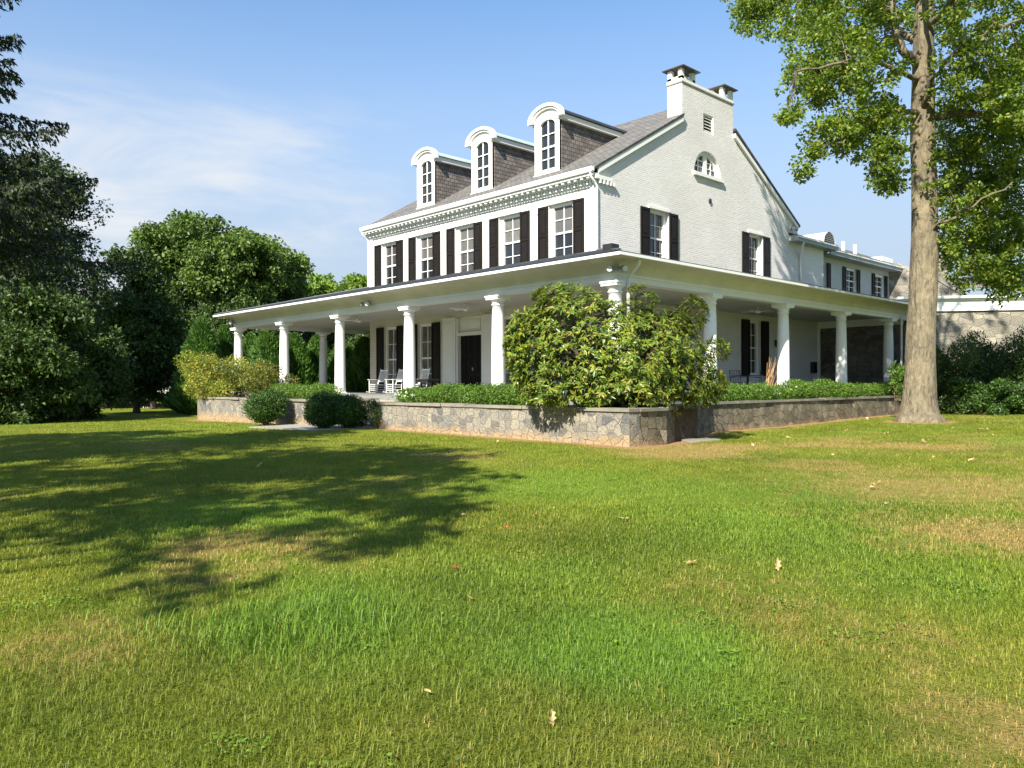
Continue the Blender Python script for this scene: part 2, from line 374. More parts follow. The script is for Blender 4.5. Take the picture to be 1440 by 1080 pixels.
MT['lamp_glass'] = m_paint('lamp_lens', (0.65, 0.66, 0.66), 0.2, 0.05, 6)
MT['bark'] = m_bark('mature_bark', (0.075, 0.062, 0.042), (0.235, 0.195, 0.125), 6, 1.0, (0.30, 0.245, 0.155))
MT['bark_dark'] = m_bark('dark_bark', (0.035, 0.028, 0.02), (0.10, 0.08, 0.06), 6)
MT['bark_pale'] = m_bark('pale_bark', (0.28, 0.25, 0.20), (0.48, 0.44, 0.37), 6)
MT['twig'] = m_bark('shrub_wood', (0.10, 0.07, 0.045), (0.24, 0.18, 0.12), 14)

# ------------------------------------------------------------------ terrain
GP = np.array([(-21.8, -18.6, -1.15), (-8, 16.7, -1.19), (-8, 12, -1.09), (-8, 7, -1.0), (-8, 2.5, -.93), (-8, -.7, -.88), (-8, -5.4, -.87), (-8, -7.9, -.93),
               (-6.0, -7.7, -.98), (-4, -6.5, -1.05), (-1.6, -5.9, -1.10), (.4, -5.9, -1.07), (3.5, -5.9, -1.02), (8.2, -5.9, -.93), (10.9, -6, -.93), (7.0, -8.5, -.86), (12.7, -10.3, -.80),
               (-13, 28, -1.3), (-3.5, 37, -1.3), (-12, 5, -1.05), (-14, -8, -1.05), (-8, -14, -1.02), (0, -13, -.95), (8, -16, -.95), (-2, -22, -1.05),
               (30, -10, -.8), (26, -16, -.8), (-25, 10, -1.25), (-22, 30, -1.35), (15, 30, -1.3), (-18, -2, -1.12), (-40, -20, -1.2)])
def ground(x, y):
    x = np.asarray(x, float); y = np.asarray(y, float)
    num = np.full(x.shape, -1.15 * 0.02); den = np.full(x.shape, 0.02)
    for gx, gy, gz in GP:
        w = np.exp(-((x - gx) ** 2 + (y - gy) ** 2) / (2 * 4.2 ** 2)); num = num + w * gz; den = den + w
    r = num / den
    return float(r) if r.ndim == 0 else r
def hsh(ix, iy, s):
    h = (ix.astype(np.int64) * 374761393 + iy.astype(np.int64) * 668265263 + s * 144665) & 0x7fffffff
    h = ((h ^ (h >> 13)) * 1274126177) & 0x7fffffff
    return ((h ^ (h >> 16)) & 0xffff) / 65535.0
def vnoise(x, y, s):
    x0 = np.floor(x); y0 = np.floor(y); fx = x - x0; fy = y - y0; fx = fx * fx * (3 - 2 * fx); fy = fy * fy * (3 - 2 * fy)
    a, b, c, d = hsh(x0, y0, s), hsh(x0 + 1, y0, s), hsh(x0, y0 + 1, s), hsh(x0 + 1, y0 + 1, s)
    return a + (b - a) * fx + (c - a) * fy + (a - b - c + d) * fx * fy
def fbm(x, y, s, o=4):
    r = 0; a = 0.5; n = 0
    for k in range(o): r = r + a * vnoise(x * 2 ** k, y * 2 ** k, s + k); n += a; a *= 0.55
    return r / n
def sstep(x, a, b):
    t = np.clip((x - a) / (b - a), 0, 1); return t * t * (3 - 2 * t)
def spot(u, v, zg=-1.1):
    t = FPX * (CAM[2] - zg) / (v - 540); p = CAM + t * (CF + CR * (u - 720) / FPX); return p[0], p[1]
# worn and lush places in the turf: (pixel u, v used once to find the place), radius in m, stretch along the view, weight
DRY = [(250, 805, .8, .5), (120, 900, .8, .5), (960, 648, 1.6, .9), (1330, 700, 2.6, .85), (1420, 765, 1.3, .8), (1380, 1010, .7, .6), (640, 650, 1.3, .7),
       (1150, 668, 1.6, .7), (870, 640, 1.2, .6), (1020, 830, .9, .4), (1150, 870, .9, .45), (1260, 890, .9, .4), (540, 690, 1.4, .4), (1050, 640, 1.5, .6), (80, 620, 3, .35), (300, 770, .8, .6),
       (1250, 640, 3, .45), (1390, 640, 3, .5), (930, 870, .4, .3), (640, 1050, .35, .35), (980, 1040, .5, .4), (700, 660, 2, .35)]
LUSH = [(880, 915, .75, 1.0), (1120, 750, 2.2, .7), (1200, 800, 1.4, .5), (800, 690, 2.2, .6), (420, 860, .6, .8), (1000, 700, 2.0, .6), (1010, 980, .5, .6), (560, 800, 1.5, .3), (200, 860, .5, .4)]
DARKG = [(720, 1000, 1.6, .8), (330, 960, 1.3, .7), (640, 870, 1.2, .6), (100, 1010, .9, .5), (520, 930, 1.0, .6), (1150, 960, 1.0, .5), (760, 1060, .7, .6), (830, 770, 1.3, .8), (1010, 860, .8, .5), (1080, 790, 1.4, .5), (1100, 660, 1.6, .6), (700, 920, .7, .4), (620, 960, .5, .4), (900, 800, .9, .5), (1250, 735, 1.2, .6), (700, 745, .8, .35), (1060, 690, 1.5, .4)]  # darker turf; the near spots also paint shadow between blades into the colour
def patch(x, y):
    def acc(L):
        r = 0
        for u, v, rad, w in L:
            sx, sy = spot(u, v)
            wob = 0.55 + 0.9 * fbm(x * 1.7 / max(.5, rad), y * 1.7 / max(.5, rad), int(u))
            r = np.maximum(r, w * np.exp(-(((x - sx) ** 2 + (y - sy) ** 2) / (rad * wob) ** 2) ** 1.2))
        return r
    dry = np.clip(acc(DRY) + 0.55 * sstep(fbm(x * .33, y * .33, 3), .52, .78) + 0.25 * sstep(fbm(x * 1.4, y * 1.4, 9), .5, .8), 0, 1)
    lush = np.clip(acc(LUSH) + 0.6 * sstep(fbm(x * .28, y * .28, 21), .5, .75), 0, 1) * (1 - 0.7 * dry)
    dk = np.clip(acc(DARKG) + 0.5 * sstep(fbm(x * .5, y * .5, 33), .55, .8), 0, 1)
    # bare soil along the foot of the retaining walls and round the tree
    d = np.minimum(np.where((y > -8.2) & (y < 17.5), np.abs(x + 8.0), 9), np.where((x > -1.7) & (x < 14), np.abs(y + 5.73), np.where((x > -6.6) & (x <= -1.7), np.abs(y - (-7.7 + (x + 6.6) * .402)) * .93, 9)))
    d = np.minimum(d, np.where((x > -8.2) & (x < -6.2), np.abs(y + 7.7), 9))
    d = np.minimum(d, np.maximum(np.hypot(x - TREE[0], y - TREE[1]) - 0.75, 0))
    soil = 1 - sstep(d + 0.35 * (fbm(x * 2.5, y * 2.5, 5) - .5), 0.22, 0.62)
    return np.stack([dry, lush, np.clip(soil, 0, 1), dk], -1)
TREE = at(1294, 27.2, 0)

def lawn_color(nt, blade=False):
    a = N(nt, 'ShaderNodeAttribute', attribute_name='patch'); s = N(nt, 'ShaderNodeSeparateColor'); nt.links.new(a.outputs['Color'], s.inputs[0])
    g = N(nt, 'ShaderNodeNewGeometry'); pos = g.outputs['Position']
    n1 = noise(nt, 1.3, 6, 0.65, pos); n2 = noise(nt, 9.0, 5, 0.7, pos)
    base = ramp(nt, n1.outputs['Fac'], [(0.3, (0.130, 0.172, 0.017)), (0.5, (0.192, 0.222, 0.024)), (0.7, (0.262, 0.268, 0.040))]).outputs[0]
    base = mixrgb(nt, s.outputs[1], base, (0.165, 0.285, 0.032))
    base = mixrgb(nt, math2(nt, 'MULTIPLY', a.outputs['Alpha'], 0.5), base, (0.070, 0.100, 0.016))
    n4 = noise(nt, 3.2, 6, 0.7, pos, 0.6); jit = math2(nt, 'ADD', math2(nt, 'MULTIPLY', math2(nt, 'SUBTRACT', n2.outputs['Fac'], 0.5), 0.9), math2(nt, 'MULTIPLY', math2(nt, 'SUBTRACT', n4.outputs['Fac'], 0.5), 1.3))
    if blade: jit = math2(nt, 'ADD', jit, math2(nt, 'MULTIPLY', math2(nt, 'SUBTRACT', g.outputs['Random Per Island'], 0.6), 0.55))
    dr = mapr(nt, math2(nt, 'ADD', s.outputs[0], jit), 0.27, 1.08, 0.0, 0.88)
    base = mixrgb(nt, dr, base, (0.40, 0.275, 0.105))
    return base, s.outputs[2], n2.outputs['Fac'], g
def m_lawn():
    m, nt, b = mat('lawn_ground'); c, soil, n2, g = lawn_color(nt)
    n3 = noise(nt, 45, 4, 0.7, g.outputs['Position'])
    c = mixrgb(nt, 1.0, c, ramp(nt, n3.outputs['Fac'], [(0.3, (0.55, 0.6, 0.5)), (0.7, (1.1, 1.1, 1.0))]).outputs[0], 'MULTIPLY')
    c = mixrgb(nt, soil, c, ramp(nt, n2, [(0.3, (0.26, 0.145, 0.06)), (0.7, (0.44, 0.29, 0.135))]).outputs[0])
    nt.links.new(c, b.inputs['Base Color']); b.inputs['Roughness'].default_value = 0.95; b.inputs['Specular IOR Level'].default_value = 0.1
    bump(nt, b, math2(nt, 'ADD', n3.outputs['Fac'], n2), 0.9, 0.05); return m
def m_grass():
    m, nt, b = mat('grass_blades'); c, soil, n2, g = lawn_color(nt, True)
    r = ramp(nt, g.outputs['Random Per Island'], [(0.0, (0.62, 0.70, 0.60)), (0.55, (1.05, 1.05, 1.0)), (0.93, (1.18, 1.16, 1.05)), (1.0, (1.4, 1.3, 1.3))])
    c = mixrgb(nt, 1.0, c, r.outputs[0], 'MULTIPLY'); c = mixrgb(nt, soil, c, (0.30, 0.24, 0.09))
    nt.links.new(c, b.inputs['Base Color']); b.inputs['Roughness'].default_value = 0.5; b.inputs['Specular IOR Level'].default_value = 0.25
    t = N(nt, 'ShaderNodeBsdfTranslucent'); nt.links.new(mixrgb(nt, 1.0, c, (1.3, 1.4, 0.6), 'MULTIPLY'), t.inputs['Color'])
    mx = N(nt, 'ShaderNodeMixShader', inp={0: 0.3}); nt.links.new(b.outputs[0], mx.inputs[1]); nt.links.new(t.outputs[0], mx.inputs[2])
    nt.links.new(mx.outputs[0], nt.nodes['Material Output'].inputs['Surface']); return m
def build_lawn():
    def axis(lo, hi, step, far):
        a = list(np.arange(lo, hi + 1e-6, step)); d = step
        while a[-1] < far: d *= 1.22; a.append(a[-1] + d)
        d = step
        while a[0] > -far: d *= 1.22; a.insert(0, a[0] - d)
        return np.array(a)
    X = axis(-26, 16, 0.22, 900); Y = axis(-23, 26, 0.22, 900)
    gx, gy = np.meshgrid(X, Y, indexing='ij'); x = gx.ravel(); y = gy.ravel()
    z = ground(x, y) + 0.05 * (fbm(x * .35, y * .35, 50) - .5) + 0.025 * (fbm(x * 1.3, y * 1.3, 60) - .5)
    nx, ny = len(X), len(Y); i = np.arange(nx * ny).reshape(nx, ny)
    T = np.stack([i[:-1, :-1], i[1:, :-1], i[1:, 1:], i[:-1, 1:]], -1).reshape(-1, 4)
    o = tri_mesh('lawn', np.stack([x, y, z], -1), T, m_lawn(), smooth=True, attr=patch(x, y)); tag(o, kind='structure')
def gz(x, y): return ground(x, y) + 0.05 * (fbm(x * .35, y * .35, 50) - .5) + 0.025 * (fbm(x * 1.3, y * 1.3, 60) - .5)
def blades(x, y, h, w, near):
    n = len(x); z = gz(x, y); az = rng.uniform(0, 2 * np.pi, n); lean = rng.uniform(.2, 1.5, n) * h
    d = np.stack([np.cos(az), np.sin(az)], -1); s = np.stack([-d[:, 1], d[:, 0]], -1) * (w / 2)[:, None]
    P = np.stack([x, y], -1)
    def lay(p2, zz): return np.concatenate([p2, zz[:, None]], 1)
    if near:
        mid = P + d * (lean * .35)[:, None]; tip = P + d * lean[:, None]
        V = np.stack([lay(P - s, z - .01), lay(P + s, z - .01), lay(mid - s * .8, z + h * .6), lay(mid + s * .8, z + h * .6), lay(tip, z + h * np.sqrt(np.maximum(.25, 1 - (lean / h) ** 2 * .5)))], 1)
        b = (np.arange(n) * 5)[:, None]; T = np.concatenate([b + np.array([[0, 1, 3]]), b + np.array([[0, 3, 2]]), b + np.array([[2, 3, 4]])], 0); k = 5
    else:
        tip = P + d * lean[:, None]
        V = np.stack([lay(P - s, z - .01), lay(P + s, z - .01), lay(tip, z + h * .9)], 1)
        b = (np.arange(n) * 3)[:, None]; T = b + np.array([[0, 1, 2]]); k = 3
    return V.reshape(-1, 3), T, np.repeat(np.arange(n), k)
def blocked(x, y):
    in1 = (x > -8.12) & (y > np.clip(-7.8 + (x + 6.6) * .402, -7.8, -5.83)) & (x < 40); in2 = in1
    pth = (y > 2.9) & (y < 6.9) & (x > -9.9 + .25 * fbm(x * 2, y * 2, 77)) & (x < -8)
    tr = np.hypot(x - TREE[0], y - TREE[1]) < .6
    slab = (np.abs(x + 5.0) < .7) & (np.abs(y + 7.55) < .3)
    return (in1 & (y < 18.6)) | in2 | pth | tr | slab
def build_grass():
    Vs, Ts, As = [], [], []; off = 0
    def put(V, T, idx, pa):
        nonlocal off
        Vs.append(V); Ts.append(T + off); As.append(pa[idx]); off += len(V)
    for d0, d1, dens, w, h0, h1, near in [(2.3, 5.5, 4600, .0038, .022, .055, True), (5.5, 9.5, 2300, .0058, .022, .055, True), (9.5, 15, 1200, .009, .022, .05, False), (15, 24, 480, .014, .02, .05, False), (24, 44, 130, .024, .02, .055, False)]:
        area = .74 * (d1 ** 2 - d0 ** 2) + 4.4 * (d1 - d0); n = int(area * dens)
        d = np.sqrt(rng.uniform(d0 ** 2, d1 ** 2, n)); l = rng.uniform(-1, 1, n) * (.72 * d + 2.2)
        x = CAM[0] + CF[0] * d + CR[0] * l; y = CAM[1] + CF[1] * d + CR[1] * l
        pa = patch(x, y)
        keep = ~blocked(x, y) & (rng.uniform(0, 1, n) > pa[:, 2] * 1.1) & (rng.uniform(0, 1, n) > pa[:, 0] * .45)
        x, y, pa = x[keep], y[keep], pa[keep]; n = len(x)
        tall = .65 + .8 * fbm(x * .8, y * .8, 12) - .3 * pa[:, 0]
        h = rng.uniform(h0, h1, n) * tall; wv = w * rng.uniform(.6, 1.3, n)
        V, T, idx = blades(x, y, h, wv, near); put(V, T, idx, pa)
    # a tuft of taller, paler grass left of centre and scattered seed stalks
    sx, sy = spot(415, 880)
    n = 1500; a = rng.normal(0, 1, (n, 2)); x = sx + a[:, 0] * .42 * CR[0] + a[:, 1] * .3 * CF[0]; y = sy + a[:, 0] * .42 * CR[1] + a[:, 1] * .3 * CF[1]
    pa = patch(x, y); pa[:, 1] = 1; pa[:, 0] *= .3; V, T, idx = blades(x, y, rng.uniform(.07, .17, n), np.full(n, .006), True); put(V, T, idx, pa)
    n = 2600; d = np.sqrt(rng.uniform(9, 16 ** 2, n)); l = rng.uniform(-1, .3, n) * (.7 * d)
    x = CAM[0] + CF[0] * d + CR[0] * l; y = CAM[1] + CF[1] * d + CR[1] * l; k = ~blocked(x, y); x, y = x[k], y[k]; n = len(x)
    pa = patch(x, y); pa[:, 0] = np.clip(pa[:, 0] + .3, 0, 1); V, T, idx = blades(x, y, rng.uniform(.08, .15, n), np.full(n, .004), True); put(V, T, idx, pa)
    # clover and broad-leaved weeds in small colonies
    nc, per = 90, 55; d = np.sqrt(rng.uniform(7, 12 ** 2, nc)); l = rng.uniform(-1, 1, nc) * (.66 * d)
    cx = CAM[0] + CF[0] * d + CR[0] * l; cy = CAM[1] + CF[1] * d + CR[1] * l; rr = rng.uniform(.05, .22, nc)
    x = np.repeat(cx, per) + rng.normal(0, 1, nc * per) * np.repeat(rr, per); y = np.repeat(cy, per) + rng.normal(0, 1, nc * per) * np.repeat(rr, per)
    k = ~blocked(x, y); x, y = x[k], y[k]; n = len(x); z = gz(x, y) + rng.uniform(.015, .045, n); a = rng.uniform(0, 6.28, n); r_ = rng.uniform(.006, .014, n)
    ca, sa = np.cos(a) * r_, np.sin(a) * r_; tz = rng.normal(0, .4, n) * r_
    V = np.stack([np.stack([x - ca, y - sa, z], -1), np.stack([x + sa, y - ca, z + tz], -1), np.stack([x + ca, y + sa, z + tz], -1), np.stack([x - sa, y + ca, z], -1)], 1).reshape(-1, 3)
    b = (np.arange(n) * 4)[:, None]; pa = patch(x, y); pa[:, 1] = 1; pa[:, 0] = 0; pa[:, 3] *= .5
    put(V, np.concatenate([b + np.array([[0, 1, 2]]), b + np.array([[0, 2, 3]])]), np.repeat(np.arange(n), 4), pa)
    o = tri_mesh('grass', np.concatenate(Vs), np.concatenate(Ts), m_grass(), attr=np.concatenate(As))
    tag(o, 'mown green lawn grass with dry straw coloured patches', 'grass', kind='stuff')

# ------------------------------------------------------------------ the house
H = thing('white_house', 'white painted brick house with columned wraparound porch, black shutters and three arched dormers', 'house')
LY, DX = 14.9, 15.2
PC, SF, SS = 4.27, 4.975, 4.91                    # column lines
OV = 0.88; GE = PC + OV                           # gutter edge
YL = -PC + 5 * SF                                 # left colonnade line
ZT, ZG = 3.35, 4.0
MF = lambda u, z, d: (-d, u, z)                   # front wall: u = y, outward = -x
MS = lambda u, z, d: (u, -d, z)                   # gable wall: u = x, outward = -y
WIN2 = [1.81 + 2.85 * i for i in range(5)]
WIN1 = [1.81, 4.66, 10.36, 13.1]
holes = [rect(c - .65, c + .65, 5.0, 7.3) for c in WIN2] + [rect(c - .55, c + .55, .12, 3.2) for c in WIN1] + [rect(6.3, 8.08, 0.0, 3.32)]
wall('front_wall', rect(0, LY, 3.56, 8.02), holes[:5], MF, 0.3, MT['brick_front'], H)
wall('porch_front_wall', rect(0, LY, -1.2, 3.56), holes[5:], MF, 0.3, MT['brick_cream_shade'], H)
def arch(c, w, z0, z1, n=14):
    r = w / 2; return [(c + r, z0)] + [(c + r * math.cos(t), z1 - r + r * math.sin(t)) for t in np.linspace(0, math.pi, n)] + [(c - r, z0)]
HR = [(8.22, 9.27)] + [(7.2 + 1.02 * math.cos(t), 9.27 + 1.02 * math.sin(t)) for t in np.linspace(0.08, math.pi - 0.08, 16)] + [(6.18, 9.27)]
gh = [rect(c - .65, c + .65, 5.0, 7.27) for c in (3.72, 11.15)] + [rect(c - .52, c + .52, .8, 3.3) for c in (3.72, 11.05)] + [HR, rect(6.88, 7.66, 11.08, 11.86)]
wall('gable_wall', [(0, -1.2), (DX, -1.2), (DX, 8.08), (9.24, 11.44), (9.24, 12.0), (5.32, 12.0), (5.32, 11.38), (0, 8.2)], gh, MS, 0.25, MT['brick_side'], H)
MB().box(0.02, DX, LY - .3, LY, -1.2, 8.0).box(DX - .3, DX, .3, LY - .3, -1.2, 8.0).build('rear_walls', MT['white'], H)
MB().box(.5, DX - .4, .5, LY - .4, -1.2, 7.9).build('interior', MT['dark'], H)

def window(M, c, w, z0, z1, wp, rail, name='window', set_in=.13, up='shade', low='pane', sill=True, cols=2, rows=2, head=True, cas=.17):
    """opening centre c, casing width w, glass width w - 2*cas; rail = height of the meeting rail; M = wall mapping"""
    a, b = c - w / 2, c + w / 2; g0, g1 = a + cas, b - cas
    f = MB(M); D0, D1 = -set_in - .10, -set_in + .02
    f.box(a, g0, z0, z1, D0, D1); f.box(g1, b, z0, z1, D0, D1); f.box(g0, g1, z1 - .12, z1, D0, D1 - .002); f.box(g0, g1, z0, z0 + .1, D0, D1 - .002)
    o = f.build(name, MT['trim'], wp)
    if head: MB(M).box(a - .04, b + .04, z1 + .003, z1 + .12, .0, .05).build('lintel', MT['trim'], o)
    if sill: MB(M).box(a - .06, b + .06, z0 - .09, z0 - .003, -.05, .08).build('sill', MT['trim'], o)
    s = MB(M); s0, s1 = -set_in - .065, -set_in - .03
    s.box(g0, g1, rail - .035, rail + .035, s0, s1 + .012)
    bw = .028
    for lo, hi in ((z0 + .1, rail - .035), (rail + .035, z1 - .12)):
        for k in range(1, cols): x = g0 + (g1 - g0) * k / cols; s.box(x - bw / 2, x + bw / 2, lo, hi, s0, s1)
        for k in range(1, rows): z = lo + (hi - lo) * k / rows; s.box(g0, g1, z - bw / 2, z + bw / 2, s0 + .003, s1 - .003)
    s.build('sash', MT['trim'], o)
    MB(M).box(g0, g1, rail, z1 - .12, -set_in - .10, -set_in - .07).build('pane', MT[up], o)
    MB(M).box(g0, g1, z0 + .1, rail, -set_in - .12, -set_in - .075).build('pane', MT[low], o)
    return o
def shutter(M, u0, u1, z0, z1, parent, split):
    m = MB(M); d0, d1, d2 = .02, .045, .07; st = .07
    m.box(u0, u1, z0, z1, d0, d1)
    m.box(u0, u0 + st, z0, z1, d1, d2); m.box(u1 - st, u1, z0, z1, d1, d2)
    for a, b in ((z0, z0 + .12), (split - .05, split + .05), (z1 - .09, z1)): m.box(u0 + st, u1 - st, a, b, d1, d2 - .002)
    for a, b in ((z0 + .12, split - .05), (split + .05, z1 - .09)): m.box(u0 + st + .05, u1 - st - .05, a + .05, b - .05, d1, d1 + .014)
    o = m.build('shutter', MT['shutter'], parent)
    for z in (z0 + .25, z1 - .3): MB(M).box(u1 - .004, u1 + .05, z, z + .09, .012, .03).build('hinge', MT['dark'], o)
    return o
for c in WIN2:
    window(MF, c, 1.30, 5.0, 7.3, H, 6.18, up=['shade', 'curtain', 'shade', 'shade', 'shade2'][WIN2.index(c)], low=['pane', 'pane', 'shade2', 'pane', 'pane'][WIN2.index(c)])
    shutter(MF, c - .65 - .53, c - .65 - .01, 4.95, 7.28, H, 6.15); shutter(MF, c + .66, c + .65 + .54, 4.95, 7.28, H, 6.15)
for c in WIN1:
    window(MF, c, 1.10, .12, 3.2, H, 1.62, low='curtain', up='curtain', cas=.1, head=False)
    shutter(MF, c - .55 - .60, c - .56, .1, 3.2, H, 1.6); shutter(MF, c + .56, c + .55 + .6, .1, 3.2, H, 1.6)
for c in (3.72, 11.15):
    window(MS, c, 1.30, 5.0, 7.27, H, 6.17, set_in=.16)
    shutter(MS, c - 1.23, c - .66, 4.95, 7.25, H, 6.15); shutter(MS, c + .66, c + 1.23, 4.95, 7.25, H, 6.15)
for c in (3.72, 11.05):
    window(MS, c, 1.04, .8, 3.3, H, 2.05, up='pane', low='pane', set_in=.14)
    shutter(MS, c - 1.2, c - .53, .75, 3.3, H, 2.0); shutter(MS, c + .53, c + 1.2, .75, 3.3, H, 2.0)
# half-round attic window and louvred vent
o = MB(MS).box(6.1, 8.32, 9.12, 9.262, -.02, .11).build('half_round_window', MT['trim'], H)
f = MB(MS)
ts = np.linspace(0.0, math.pi, 17)
for a, b in zip(ts[:-1], ts[1:]):
    f.prism([(7.2 + r * math.cos(t), 9.27 + r * math.sin(t)) for r, t in ((.86, a), (1.01, a), (1.01, b), (.86, b))], -.24, -.12)
f.box(6.34, 8.06, 9.27, 9.37, -.235, -.13); f.box(7.08, 7.32, 9.37, 10.14, -.236, -.115)
for x in (6.72, 7.68): f.box(x - .018, x + .018, 9.37, 9.98, -.2, -.155)
for x0, x1, z in ((6.36, 7.08, 9.62), (7.32, 8.04, 9.62), (6.5, 7.08, 9.87), (7.32, 7.9, 9.87)): f.box(x0, x1, z - .015, z + .015, -.198, -.158)
f.build('frame', MT['trim'], o)
MB(MS).prism([(7.2 + .9 * math.cos(t), 9.3 + .9 * math.sin(t)) for t in np.linspace(0, math.pi, 16)], -.25, -.21).build('pane', MT['pane'], o)
o = MB(MS).box(6.88, 6.93, 11.08, 11.86, -.2, -.02).box(7.61, 7.66, 11.08, 11.86, -.2, -.02).box(6.93, 7.61, 11.8, 11.86, -.2, -.022).box(6.93, 7.61, 11.08, 11.13, -.2, -.022).build('gable_vent', MT['trim'], H)
f = MB()
for k in range(5):
    z = 11.16 + k * .13; f.hexa([(6.93, .05, z), (7.61, .05, z), (7.61, .17, z + .10), (6.93, .17, z + .10), (6.93, .05, z + .025), (7.61, .05, z + .025), (7.61, .17, z + .125), (6.93, .17, z + .125)])
f.build('louver', MT['beam'], o); MB(MS).box(6.9, 7.64, 11.1, 11.84, -.25, -.2).build('backing', MT['dark'], o)
m = MB(MS); m.prism([(7.35 + .085 * math.cos(t), 8.2 + .11 * math.sin(t)) for t in np.linspace(0, 2 * math.pi, 13)[:-1]], -.0, .05); m.build('vent_pipe', MT['dark'], H)

# roof
RZ0, RX0, RM = 8.2, -.36, .575; RDX = 7.5; RIDGE = RZ0 + RM * (RDX - RX0)
def slab(poly_bottom, th): return [(x, y, z) for x, y, z in poly_bottom] + [(x, y, z + th) for x, y, z in poly_bottom]
yr0, yr1 = -.13, LY + .1
zb_ = lambda x: RIDGE - .1 + (8.12 - RIDGE + .1) * (x - RDX) / (15.25 - RDX); zf_ = lambda x: RZ0 - .1 + RM * (x - RX0)
rf = MB(); rf.hexa(slab([(RX0, .3, RZ0 - .1), (RDX, .3, RIDGE - .1), (RDX, yr1, RIDGE - .1), (RX0, yr1, RZ0 - .1)], .1))
rf.hexa(slab([(RDX, .3, RIDGE - .1), (15.25, .3, 8.12), (15.25, yr1, 8.12), (RDX, yr1, RIDGE - .1)], .1))
rf.hexa(slab([(RX0, yr0, RZ0 - .1), (5.315, yr0, zf_(5.315)), (5.315, .3, zf_(5.315)), (RX0, .3, RZ0 - .1)], .1))
rf.hexa(slab([(9.245, yr0, zb_(9.245)), (15.25, yr0, 8.12), (15.25, .3, 8.12), (9.245, .3, zb_(9.245))], .1))
roof = rf.build('roof', MT['roof'], H)
for y0 in (-.11, LY - .02):
    rk = MB(); rk.hexa([(-.05, y0, 8.06), (5.3, y0, 11.14), (5.3, y0 + .105, 11.14), (-.05, y0 + .105, 8.06), (-.05, y0, 8.27), (5.3, y0, 11.34), (5.3, y0 + .105, 11.34), (-.05, y0 + .105, 8.27)]); rk.build('rake_board', MT['trim'], H)
    rk = MB(); rk.hexa([(9.26, y0, 11.30), (15.1, y0, 8.01), (15.1, y0 + .105, 8.01), (9.26, y0 + .105, 11.30), (9.26, y0, 11.48), (15.1, y0, 8.18), (15.1, y0 + .105, 8.18), (9.26, y0 + .105, 11.48)]); rk.build('rake_board', MT['trim'], H)
# cornice: gutter, soffit, dentils, frieze, corner boards
g = MB(); g.box(-.50, -.36, -.16, LY + .12, 8.06, 8.21); g.box(-.48, -.38, -.15, LY + .11, 8.03, 8.06); g.build('gutter', MT['trim'], H)
MB().box(-.40, -.02, -.10, LY + .06, 7.93, 8.03).box(-.24, -.02, -.06, LY + .04, 7.84, 7.93).box(-.24, .7, -.13, -.06, 7.84, 7.98).build('cornice', MT['trim'], H)
dn = MB()
y = .02
while y < LY: dn.box(-.17, -.02, y, y + .075, 7.70, 7.838); y += .155
y = -.03
for k in range(5): dn.box(.0 + k * .2, .085 + k * .2, -.13, -.005, 7.70, 7.838)
y = .1
while y < LY: dn.box(-.36, -.245, y, y + .11, 7.855, 7.928); y += .31
dn.build('dentils', MT['trim'], H)
MB().box(-.06, -.01, .02, LY - .02, 7.62, 7.70).box(-.05, -.01, .0, .30, 5.25, 7.62).box(-.05, -.01, LY - .3, LY, 5.25, 7.62).build('frieze', MT['trim'], H)
for y in (-.03, LY + .03):
    MB().tube([(-.43, y, 8.05), (-.43, y, 7.92), (-.2, y, 7.72), (-.07, y, 7.6), (-.07, y, 5.3)], .045, 8).build('downspout', MT['trim'], H)
# chimneys
ch = MB().box(5.32, 9.24, 0.0, .72, 12.0, 12.76).box(5.32, 9.24, .27, .72, 9.5, 12.0).box(5.32, 5.45, .003, .27, 9.5, 11.998).box(9.11, 9.24, .003, .27, 9.5, 11.998).build('chimney', MT['brick_side'], H)
MB().box(5.28, 9.28, -.035, .755, 12.763, 12.82).build('coping', MT['concrete'], ch)
MB().box(5.30, 9.26, -.012, .73, 12.824, 12.94).build('crown', MT['white'], ch)
for x0, x1 in ((5.25, 6.35), (8.35, 9.3)):
    p = MB()
    for x in (x0 + .06, x1 - .24):
        for yy in (.0, .52): p.box(x, x + .18, yy, yy + .18, 12.944, 13.36)
    p.box(x0 + .06, x1 - .06, .0, .7, 12.942, 13.05) if x0 < 6 else None
    p.build('pier', MT['trim'], ch)
    xc, yc = (x0 + x1) / 2, .36; q = .53
    r = MB(); r.add([(x0 - .08, yc - q, 13.37), (x1 + .08, yc - q, 13.37), (x1 + .08, yc + q, 13.37), (x0 - .08, yc + q, 13.37), (x0 - .08, yc - q, 13.41), (x1 + .08, yc - q, 13.41), (x1 + .08, yc + q, 13.41), (x0 - .08, yc + q, 13.41), (xc, yc, 13.60)],
                    [(0, 1, 2, 3), (0, 1, 5, 4), (1, 2, 6, 5), (2, 3, 7, 6), (3, 0, 4, 7), (4, 5, 8), (5, 6, 8), (6, 7, 8), (7, 4, 8)])
    r.build('cap', MT['cap'], ch)
ch2 = MB().box(6.6, 8.4, 14.0, 14.7, 11.5, 13.55).box(6.52, 8.48, 13.93, 14.77, 13.553, 13.7).build('chimney', MT['brick_side'], H)

